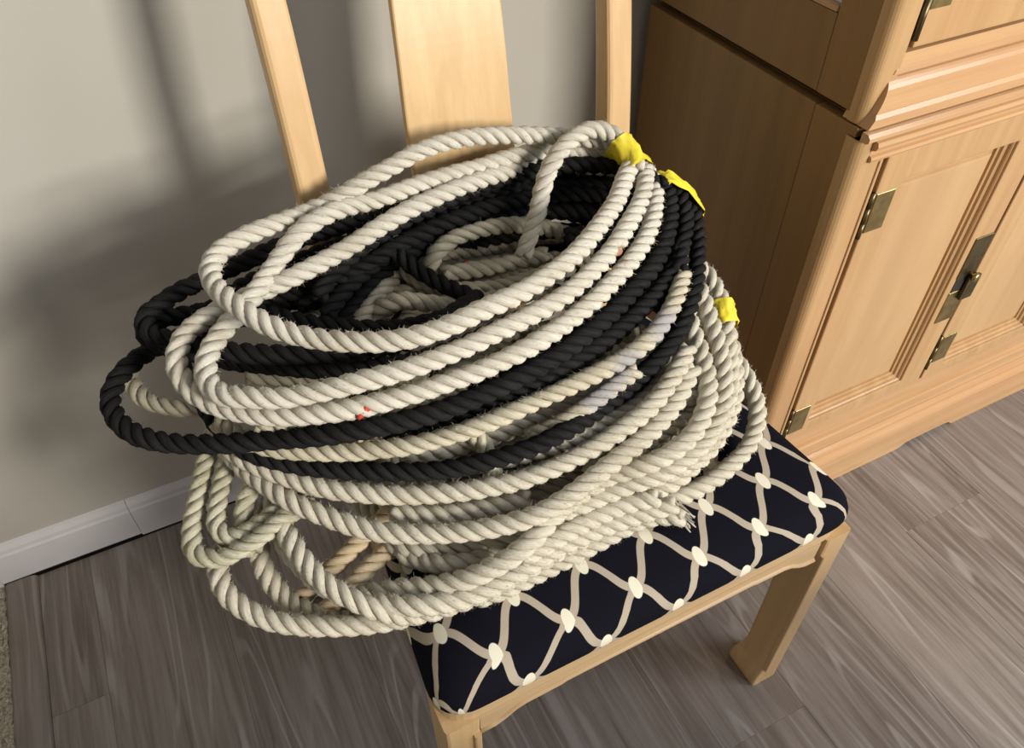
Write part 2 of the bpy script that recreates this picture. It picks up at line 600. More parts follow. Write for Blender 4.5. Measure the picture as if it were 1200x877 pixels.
def molding_mesh(x0, x1, z0, z1, prof):
    """inner moulding: prof = [(inset, y)] swept round the opening"""
    bm = bmesh.new()
    rings = []
    for ins, yy in prof:
        rings.append([bm.verts.new(p) for p in ((x0 + ins, yy, z0 + ins), (x1 - ins, yy, z0 + ins), (x1 - ins, yy, z1 - ins), (x0 + ins, yy, z1 - ins))])
    for a, b_ in zip(rings[:-1], rings[1:]):
        for k_ in range(4):
            j = (k_ + 1) % 4
            bm.faces.new([a[k_], a[j], b_[j], b_[k_]])
    return finish(bm)


def panel_door(parent, x0, x1, z0, z1, wl, wr, wb, wt, yf, matf='cab_wood_z'):
    d = link('door', frame_mesh(x0, x1, z0, z1, wl, wr, wb, wt, yf, yf + 0.022), matf, parent)
    ox0, ox1, oz0, oz1 = x0 + wl, x1 - wr, z0 + wb, z1 - wt
    link('panel_molding', molding_mesh(ox0, ox1, oz0, oz1, [(-0.004, yf + 0.004), (0.0025, yf + 0.004), (0.004, yf + 0.006), (0.005, yf + 0.010),
                                                           (0.009, yf + 0.012), (0.010, yf + 0.016), (0.014, yf + 0.017), (0.0145, yf + 0.021)]), matf, d)
    # raised field panel
    bm = bmesh.new()
    ins = [(0.010, yf + 0.0215), (0.020, yf + 0.0205), (0.0225, yf + 0.0165), (0.0260, yf + 0.0160)]
    rings = [[bm.verts.new(p) for p in ((ox0 + a, yy, oz0 + a), (ox1 - a, yy, oz0 + a), (ox1 - a, yy, oz1 - a), (ox0 + a, yy, oz1 - a))] for a, yy in ins]
    for a, b_ in zip(rings[:-1], rings[1:]):
        for k_ in range(4):
            j = (k_ + 1) % 4
            bm.faces.new([a[k_], a[j], b_[j], b_[k_]])
    bm.faces.new(rings[-1])
    link('panel', finish(bm), 'cab_panel', d)
    return d


def hinge(door, x0, x1, z0, z1, yf, pins=True):
    h = box('hinge', (x0, x1), (yf - 0.0016, yf + 0.0005), (z0, z1), 'brass', door, 0.0006, 1)
    h['label'] = 'flat brass butterfly hinge plate'
    return h


def barrel(door, x, z0, z1, yf, n=3, r=0.0032):
    hh = (z1 - z0) / n
    for k_ in range(n):
        sec_ = []
        for z in (z0 + k_ * hh + 0.0006, z0 + (k_ + 1) * hh - 0.0006):
            sec_.append([(x + r * math.cos(a * math.pi / 5), yf + r * math.sin(a * math.pi / 5), z) for a in range(10)])
        loft('hinge_knuckle', sec_, 'brass_dark', door, True)


DY = CY + 0.0005
door1 = panel_door(cab, 0.8205, 1.1395, 0.196, 0.7415, 0.046, 0.054, 0.022, 0.046, DY)
hinge(door1, 0.8225, 0.8560, 0.625, 0.686, DY)
hinge(door1, 0.8225, 0.8560, 0.208, 0.268, DY)
barrel(door1, 0.8165, 0.618, 0.690, DY)
barrel(door1, 0.8165, 0.204, 0.272, DY)
door2 = panel_door(cab, 1.1465, 1.4675, 0.196, 0.7415, 0.046, 0.054, 0.022, 0.046, DY)
hinge(door2, 1.1505, 1.1840, 0.236, 0.299, DY)
hinge(door2, 1.1505, 1.1840, 0.625, 0.686, DY)
barrel(door2, 1.1440, 0.222, 0.304, DY)
door3 = panel_door(cab, 1.4745, 1.80, 0.196, 0.7415, 0.046, 0.054, 0.022, 0.046, DY)
box('face_stile', (1.805, CR), (DY, DY + 0.022), (0.193, 0.7435), 'cab_wood_z', cab, 0.002)
# lock plates on the opening edge of the first door
for z0, z1, mt in ((0.447, 0.527, 'brass_dark'), (0.352, 0.418, 'brass')):
    o = box('latch_plate', (1.098, 1.1385), (DY - 0.002, DY + 0.0005), (z0, z1), mt, door1, 0.0006, 1)
    o['label'] = 'dark brass latch plate'
o = box('latch_back', (1.100, 1.1385), (DY - 0.0012, DY + 0.0005), (0.4185, 0.4465), 'dark_recess', door1, 0.0004, 1)
o = box('latch_bolt', (1.122, 1.150), (DY - 0.009, DY - 0.0022), (0.399, 0.447), 'brass_dark', door1, 0.002)
sec_ = []
for yy, r in ((DY - 0.0022, 0.004), (DY - 0.008, 0.004), (DY - 0.010, 0.0075), (DY - 0.014, 0.008), (DY - 0.017, 0.005)):
    sec_.append([(1.127 + r * math.cos(a * math.pi / 6), yy, 0.450 + r * math.sin(a * math.pi / 6)) for a in range(12)])
loft('latch_knob', sec_, 'brass', door1, True)

# ------------------------------------------------------------------ hutch on top
HX, HY, HZ = CX + 0.002, CY + 0.012, CZ + 0.0015
hut = thing('display_hutch', 'upper wooden cabinet unit resting on top of the base cabinet', 'cabinet', (1.5, 0.8, HZ))
box('base_frame', (HX + 0.02, CR), (HY + 0.03, 1.02), (HZ, HZ + 0.02), 'dark_recess', hut, 0)
box('side_stile', (HX, HX + 0.018), (HY + 0.022, HY + 0.080), (HZ + 0.010, 1.75), 'cab_side_shaded', hut, 0.0012)
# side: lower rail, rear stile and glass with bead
box('side_rail', (HX + 0.0008, HX + 0.018), (HY + 0.081, 1.025), (HZ + 0.010, 0.893), 'cab_side_shaded', hut, 0.001)
box('side_stile', (HX + 0.0008, HX + 0.018), (0.950, 1.025), (0.8935, 1.75), 'cab_side_shaded', hut, 0.001)
box('glazing_bead', (HX - 0.001, HX + 0.010), (HY + 0.0815, 0.949), (0.8938, 0.901), 'cab_wood_x', hut, 0.002)
box('side_glass', (HX + 0.008, HX + 0.011), (HY + 0.0815, 0.949), (0.9013, 1.72), 'glass_grey', hut, 0)
box('side_rail', (HX + 0.0008, HX + 0.018), (HY + 0.081, 0.949), (1.7205, 1.75), 'cab_side_shaded', hut, 0.001)
sec = []
for z in (HZ + 0.001, 1.75):
    ring = []
    for a in range(0, 91, 15):
        t = math.radians(180 + a)
        ring.append((HX + 0.010 + 0.012 * math.cos(t), HY + 0.012 + 0.012 * math.sin(t), z))
    ring += [(HX + 0.034, HY, z), (HX + 0.038, HY + 0.003, z), (HX + 0.038, HY + 0.021, z), (HX - 0.002, HY + 0.021, z)]
    sec.append(ring)
loft('corner_post', sec, 'cab_wood_z', hut)
# stepped base moulding with a deep cove
Y = HY
prof = [(Y + 0.03, HZ), (Y - 0.012, HZ), (Y - 0.013, HZ + 0.012), (Y - 0.010, HZ + 0.017)]
for k_ in range(9):
    a = math.radians(90 * k_ / 8)
    prof.append((Y - 0.010 + 0.016 * (1 - math.cos(a)), HZ + 0.019 + 0.034 * math.sin(a)))
prof += [(Y + 0.001, HZ + 0.056), (Y - 0.001, HZ + 0.059), (Y - 0.001, HZ + 0.063), (Y + 0.002, HZ + 0.066), (Y + 0.004, HZ + 0.0795), (Y + 0.03, HZ + 0.0795)]
prism_x('base_molding', prof, HX + 0.0005, CR, 'cab_wood_x', hut, 0.44)
hdoor = panel_door(hut, HX + 0.046, 1.36, HZ + 0.084, 1.70, 0.046, 0.05, 0.050, 0.05, HY + 0.002)
hinge(hdoor, HX + 0.050, HX + 0.082, 0.915, 0.975, HY + 0.002)
barrel(hdoor, HX + 0.044, 0.882, 0.980, HY + 0.002, 2, 0.004)
hdoor2 = panel_door(hut, 1.366, 1.95, HZ + 0.084, 1.70, 0.046, 0.05, 0.050, 0.05, HY + 0.002)
box('face_stile', (1.956, CR), (HY + 0.002, HY + 0.024), (HZ + 0.082, 1.75), 'cab_wood_z', hut, 0.002)
box('top_rail', (HX + 0.04, 1.955), (HY + 0.002, HY + 0.024), (1.703, 1.75), 'cab_wood_x', hut, 0.002)
box('top_panel', (HX - 0.01, CR), (HY - 0.012, 1.03), (1.7505, 1.775), 'cab_wood_x', hut, 0.003)
box('back_panel', (HX + 0.018, CR), (1.0255, 1.032), (HZ + 0.02, 1.75), 'dark_recess', hut, 0)

# ------------------------------------------------------------------ chair
chair = thing('dining_chair', 'pale wooden dining chair with black trellis-pattern cushion holding the rope pile', 'chair', (0.35, 0.54, 0))
FXL, FXR, FY, BY = 0.072, 0.628, 0.305, 0.775
LY = 0.294                                  # reference plane of the front rail and legs


def seat_outline(inset=0.0, n=24, r=0.045):
    """trapezoid with rounded corners, counter-clockwise"""
    c = [(FXR - inset, FY + inset), (0.585 - inset, BY - inset), (0.112 + inset, BY - inset), (FXL + inset, FY + inset)]
    pts = []
    rr = max(r - inset * 0.5, 0.012)
    for k_ in range(4):
        p0, p1, p2 = Vector(c[k_ - 1]), Vector(c[k_]), Vector(c[(k_ + 1) % 4])
        a, b_ = (p0 - p1).normalized(), (p2 - p1).normalized()
        s = p1 + a * rr
        e = p1 + b_ * rr
        for i in range(9):
            t = i / 8
            pts.append((1 - t) ** 2 * s + 2 * t * (1 - t) * p1 + t * t * e)
        for i in range(1, n):
            nxt = p2 - b_ * rr
            pts.append(e.lerp(nxt, i / n))
    return pts


# cushion
out = seat_outline()
cen = Vector((0.35, 0.535))
prof = [(0.0, 0.497), (0.35, 0.4965), (0.62, 0.4945), (0.80, 0.490), (0.90, 0.4835), (0.955, 0.476), (0.985, 0.4665), (0.998, 0.456), (1.0, 0.447), (0.993, 0.4405), (0.975, 0.4365), (0.93, 0.436)]
vv, uvv, ff = [], [], []
N = len(out)
arc = 0.0
prev = None
R0 = 0.26
for s, z in prof:
    if prev is not None:
        arc += math.hypot((s - prev[0]) * R0, z - prev[1])
    prev = (s, z)
    for p in out:
        q = cen + (p - cen) * s
        vv.append((q.x, q.y, z))
        base = cen + (p - cen) * min(s, 0.90)
        i_p = len(uvv) % N
        tg = out[(i_p + 1) % N] - out[i_p - 1]
        nearest = Vector((tg.y, -tg.x)).normalized()
        # unroll over the edge: continue outwards by the arc length
        extra = max(0.0, arc - 0.2355)
        u_ = base + nearest * extra
        uvv.append((u_.x, u_.y))
for k_ in range(len(prof) - 1):
    for i in range(N):
        j = (i + 1) % N
        ff.append((k_ * N + j, k_ * N + i, (k_ + 1) * N + i, (k_ + 1) * N + j))
ff.append([(len(prof) - 1) * N + i for i in range(N)][::-1])
me = mesh_from(vv, ff)
uvl = me.uv_layers.new(name='UVMap')
for poly in me.polygons:
    for li in poly.loop_indices:
        uvl.data[li].uv = uvv[me.loops[li].vertex_index]
cush = link('seat_cushion', me, 'trellis_fabric', chair, True)
cush['label'] = 'black cushion with beige trellis pattern'

# seat frame
o_ = seat_outline(0.006)
i_ = seat_outline(0.060)
bm = bmesh.new()
rings = [[bm.verts.new((p.x, p.y, z)) for p in o] for o, z in ((o_, 0.4358), (o_, 0.412), (i_, 0.412), (i_, 0.4358))]
for a, b_ in ((0, 1), (1, 2), (2, 3), (3, 0)):
    for i in range(len(o_)):
        j = (i + 1) % len(o_)
        bm.faces.new([rings[a][i], rings[a][j], rings[b_][j], rings[b_][i]])
link('seat_frame', finish(bm), 'chair_wood_x', chair)
# front apron: bracket-shaped lower edge with a bead
LX0, LX1 = 0.0785, 0.6225
ap = [(0.118, 0.4118), (0.118, 0.372), (0.134, 0.3725), (0.146, 0.378), (0.160, 0.388), (0.172, 0.3915), (0.215, 0.393), (0.222, 0.3955), (0.350, 0.396),
      (0.478, 0.3955), (0.485, 0.393), (0.528, 0.3915), (0.540, 0.388), (0.554, 0.378), (0.566, 0.3725), (0.582, 0.372), (0.582, 0.4118)]
ap = [(x_, 0.4118 if z_ > 0.41 else z_ + 0.002) for x_, z_ in ap]
prism_y('front_apron', ap, LY + 0.016, LY + 0.036, 'chair_wood_x', chair)
bead = []
low = ap[1:-1]
for x_, z_ in low:
    bead.append([(x_, LY + 0.0125 + 0.0045 + 0.0045 * math.cos(a), z_ + 0.001 + 0.004 * math.sin(a)) for a in [k_ * math.pi / 4 for k_ in range(8)]])
loft('apron_bead', bead, 'chair_wood_x', chair, True)
box('side_apron', (0.098, 0.116), (FY + 0.06, 0.735), (0.380, 0.4118), 'chair_wood_x', chair, 0.002)
box('side_apron', (0.584, 0.602), (FY + 0.06, 0.735), (0.380, 0.4118), 'chair_wood_x', chair, 0.002)
box('rear_apron', (0.165, 0.525), (0.745, 0.765), (0.370, 0.4118), 'chair_wood_x', chair, 0.002)


def front_leg(sx, xo):
    """xo: outer face x; sx: direction towards the inside"""
    secs = []
    for z, wdt, dep in ((0.0, 0.046, 0.060), (0.010, 0.0475, 0.062), (0.028, 0.045, 0.060), (0.045, 0.039, 0.054), (0.075, 0.036, 0.051),
                        (0.20, 0.036, 0.051), (0.34, 0.038, 0.053), (0.4118, 0.040, 0.056)):
        a, b_ = sorted((xo, xo + sx * wdt))
        secs.append(round_rect((a + b_) / 2, LY + 0.014 + dep / 2, (b_ - a) / 2, dep / 2, 0.004, z, 2))
    lg = loft('front_leg', secs, 'chair_wood_z', chair)
    # raised bead along the inner front edge
    bs = []
    for z in (0.05, 0.12, 0.25, 0.378):
        xi = xo + sx * (0.0335 if z < 0.3 else 0.0345)
        bs.append(round_rect(xi, LY + 0.0135, 0.0042, 0.004, 0.002, z, 2))
    loft('leg_bead', bs, 'chair_wood_z', lg)
    return lg


front_leg(1, LX0)
front_leg(-1, LX1 + 0.008)


def dense(secs, n=6):
    A = np.array(secs, float)
    z = A[:, 0, 2]
    zz = np.linspace(z[0], z[-1], len(secs) * n)
    o = []
    for q_ in zz:
        k_ = int(np.clip(np.searchsorted(z, q_) - 1, 0, len(z) - 2))
        p = [A[int(np.clip(k_ + d_, 0, len(z) - 1))] for d_ in (-1, 0, 1, 2)]
        t = (q_ - z[k_]) / (z[k_ + 1] - z[k_])
        m0 = (p[2] - p[0]) * 0.5
        m1 = (p[3] - p[1]) * 0.5
        c_ = (2 * t ** 3 - 3 * t ** 2 + 1) * p[1] + (t ** 3 - 2 * t ** 2 + t) * m0 + (-2 * t ** 3 + 3 * t ** 2) * p[2] + (t ** 3 - t ** 2) * m1
        c_[:, 2] = q_
        o.append([tuple(v_) for v_ in c_])
    return o


def back_post(xc):
    secs = []
    for z, yc, hx, hy in ((0.0, 0.815, 0.018, 0.020), (0.15, 0.790, 0.018, 0.021), (0.30, 0.772, 0.019, 0.023), (0.44, 0.768, 0.019, 0.024), (0.55, 0.771, 0.019, 0.022),
                          (0.68, 0.779, 0.0185, 0.0185), (0.80, 0.792, 0.018, 0.017), (0.92, 0.812, 0.018, 0.016), (1.03, 0.838, 0.0175, 0.016), (1.10, 0.858, 0.017, 0.015)):
        secs.append(round_rect(xc, yc, hx, hy, 0.007, z, 3))
    return loft('back_post', dense(secs), 'chair_wood_z', chair, False)


back_post(0.148)
back_post(0.543)
# crest rail above the picture
cr = []
for k_ in range(17):
    t = k_ / 16
    x_ = 0.118 + t * (0.573 - 0.118)
    yc = 0.866 + 0.018 * math.sin(math.pi * t)
    zc = 1.122 + 0.018 * math.sin(math.pi * t)
    cr.append([(x_, yc + 0.012 * math.cos(a), zc + 0.028 * math.sin(a)) for a in [q_ * math.pi / 5 for q_ in range(10)]])
loft('crest_rail', cr, 'chair_wood_x', chair, True)
# splat
ss = []
for z, yc, xa, xb in ((0.436, 0.771, 0.276, 0.414), (0.55, 0.776, 0.274, 0.412), (0.68, 0.785, 0.271, 0.407), (0.80, 0.796, 0.268, 0.4005),
                      (0.88, 0.808, 0.270, 0.3985), (0.96, 0.826, 0.274, 0.398), (1.04, 0.846, 0.280, 0.402), (1.105, 0.864, 0.286, 0.408)):
    ss.append(round_rect((xa + xb) / 2, yc, (xb - xa) / 2, 0.006, 0.0025, z, 2))
splat = loft('back_splat', dense(ss), 'chair_wood_z', chair)
# shallow carved scroll near the top of the splat
for cx_, cz_, rr, a0, a1 in ((0.334, 0.968, 0.014, 200, 340), (0.339, 0.970, 0.0085, 150, 330), (0.327, 0.977, 0.006, 0, 220)):
    ring = []
    for k_ in range(13):
        a = math.radians(a0 + (a1 - a0) * k_ / 12)
        x_, z_ = cx_ + rr * math.cos(a), cz_ + rr * math.sin(a)
        yy = 0.826 + (z_ - 0.96) * 0.25 - 0.0062
        ring.append([(x_ + 0.0009 * math.cos(b_) * math.cos(a), yy + 0.0009 * math.sin(b_), z_ + 0.0009 * math.cos(b_) * math.sin(a)) for b_ in [q_ * math.pi / 3 for q_ in range(6)]])
    loft('carved_scroll', ring, 'chair_wood_z', splat, True)

# ------------------------------------------------------------------ unseen table behind the camera, added to shade the left floor
tbl = thing('added_shade_table', 'added unseen table that shades the floor left of the chair', 'table', (0.55, -0.97, 0))
TX, TY = (0.06, 1.04), (-1.52, -0.42)
box('table_top', TX, TY, (0.715, 0.745), 'chair_wood_x', tbl, 0.006)
for yy in (TY[0] + 0.06, TY[1] - 0.08):
    box('apron', (TX[0] + 0.11, TX[1] - 0.11), (yy, yy + 0.02), (0.635, 0.7148), 'chair_wood_x', tbl, 0.002)
for xx in (TX[0] + 0.06, TX[1] - 0.08):
    box('apron', (xx, xx + 0.02), (TY[0] + 0.11, TY[1] - 0.11), (0.635, 0.7148), 'chair_wood_x', tbl, 0.002)
for xx in (TX[0] + 0.08, TX[1] - 0.08):
    for yy in (TY[0] + 0.08, TY[1] - 0.08):
        loft('leg', [round_rect(xx, yy, h_, h_, 0.006, z_, 2) for z_, h_ in ((0, 0.030), (0.03, 0.031), (0.06, 0.024), (0.4, 0.026), (0.7148, 0.032))], 'chair_wood_z', tbl)

# ------------------------------------------------------------------ ropes
# centre lines of visible turns and added gap-darkening fillers, in metres; grouped by the rope they belong to
ROPES = {}
ROPES['white_top'] = [
    [(0.496,0.657,0.768), (0.496,0.679,0.781), (0.485,0.696,0.795), (0.464,0.706,0.804), (0.439,0.704,0.803), (0.416,0.699,0.794), (0.397,0.691,0.779), (0.383,0.681,0.760), (0.372,0.671,0.740), (0.359,0.663,0.719), (0.346,0.655,0.699)],
    [(0.510,0.660,0.751), (0.508,0.683,0.762), (0.498,0.704,0.772), (0.478,0.718,0.780), (0.454,0.727,0.785), (0.430,0.732,0.791), (0.405,0.736,0.796), (0.380,0.738,0.802), (0.354,0.740,0.807), (0.329,0.741,0.811), (0.303,0.741,0.813), (0.277,0.740,0.813), (0.252,0.738,0.810), (0.227,0.735,0.804), (0.202,0.732,0.799), (0.177,0.731,0.791), (0.153,0.733,0.782), (0.128,0.732,0.778), (0.102,0.729,0.777), (0.077,0.725,0.777), (0.052,0.719,0.776), (0.029,0.706,0.775), (0.016,0.684,0.774), (0.015,0.659,0.773), (0.022,0.634,0.772), (0.033,0.611,0.769), (0.047,0.590,0.764), (0.065,0.572,0.760), (0.085,0.555,0.759), (0.106,0.541,0.759), (0.129,0.529,0.759), (0.153,0.520,0.760), (0.179,0.515,0.762), (0.204,0.513,0.766), (0.230,0.515,0.769), (0.255,0.517,0.770), (0.281,0.522,0.770), (0.305,0.529,0.771), (0.329,0.538,0.771), (0.352,0.550,0.771), (0.374,0.564,0.771), (0.395,0.579,0.771), (0.416,0.595,0.770), (0.436,0.611,0.770), (0.454,0.629,0.770), (0.472,0.648,0.771), (0.490,0.666,0.770), (0.507,0.685,0.766)],
    [(0.525,0.671,0.747), (0.518,0.696,0.752), (0.502,0.716,0.752), (0.479,0.727,0.757), (0.455,0.734,0.763), (0.430,0.737,0.770), (0.404,0.738,0.774), (0.379,0.739,0.775), (0.353,0.739,0.774), (0.327,0.738,0.773), (0.301,0.736,0.775), (0.275,0.735,0.775), (0.249,0.733,0.775), (0.223,0.729,0.775), (0.197,0.726,0.775), (0.172,0.721,0.779), (0.147,0.715,0.781), (0.122,0.711,0.776), (0.099,0.704,0.765), (0.079,0.694,0.753), (0.060,0.678,0.747), (0.041,0.660,0.743), (0.020,0.646,0.738), (0.001,0.628,0.736), (-0.014,0.607,0.733), (-0.020,0.583,0.727), (-0.010,0.559,0.726), (0.010,0.543,0.729), (0.032,0.530,0.730), (0.056,0.521,0.732), (0.081,0.514,0.735), (0.107,0.508,0.738), (0.132,0.504,0.739), (0.158,0.501,0.741), (0.184,0.500,0.743), (0.210,0.501,0.744), (0.236,0.504,0.746), (0.261,0.507,0.747), (0.287,0.511,0.748), (0.312,0.517,0.748), (0.337,0.526,0.749), (0.360,0.536,0.751), (0.383,0.548,0.752), (0.406,0.562,0.753), (0.426,0.577,0.755), (0.447,0.593,0.757), (0.467,0.610,0.758), (0.485,0.628,0.760), (0.501,0.649,0.760), (0.516,0.669,0.756)],
    [(0.523,0.663,0.740), (0.535,0.684,0.733), (0.533,0.708,0.731), (0.512,0.722,0.732), (0.488,0.730,0.737), (0.463,0.733,0.744), (0.438,0.734,0.751), (0.413,0.735,0.756), (0.388,0.734,0.759), (0.362,0.730,0.763), (0.337,0.726,0.766), (0.312,0.722,0.767), (0.286,0.718,0.767), (0.261,0.715,0.765), (0.235,0.712,0.762), (0.210,0.707,0.758), (0.185,0.701,0.754), (0.161,0.694,0.750), (0.136,0.688,0.747), (0.111,0.682,0.745), (0.086,0.677,0.743), (0.060,0.677,0.738), (0.035,0.676,0.735), (0.010,0.670,0.734), (-0.014,0.660,0.733), (-0.033,0.643,0.730), (-0.042,0.622,0.721), (-0.037,0.599,0.710), (-0.023,0.578,0.703), (-0.005,0.560,0.702), (0.015,0.544,0.702), (0.037,0.531,0.703), (0.061,0.520,0.705), (0.085,0.511,0.707), (0.110,0.505,0.708), (0.135,0.500,0.710), (0.160,0.496,0.712), (0.186,0.494,0.714), (0.212,0.492,0.716), (0.237,0.493,0.718), (0.263,0.495,0.720), (0.288,0.499,0.723), (0.313,0.505,0.725), (0.338,0.513,0.727), (0.362,0.522,0.729), (0.385,0.533,0.731), (0.408,0.545,0.732), (0.430,0.558,0.734), (0.451,0.573,0.735), (0.471,0.590,0.737), (0.488,0.608,0.739), (0.504,0.629,0.740), (0.519,0.650,0.740)],
]
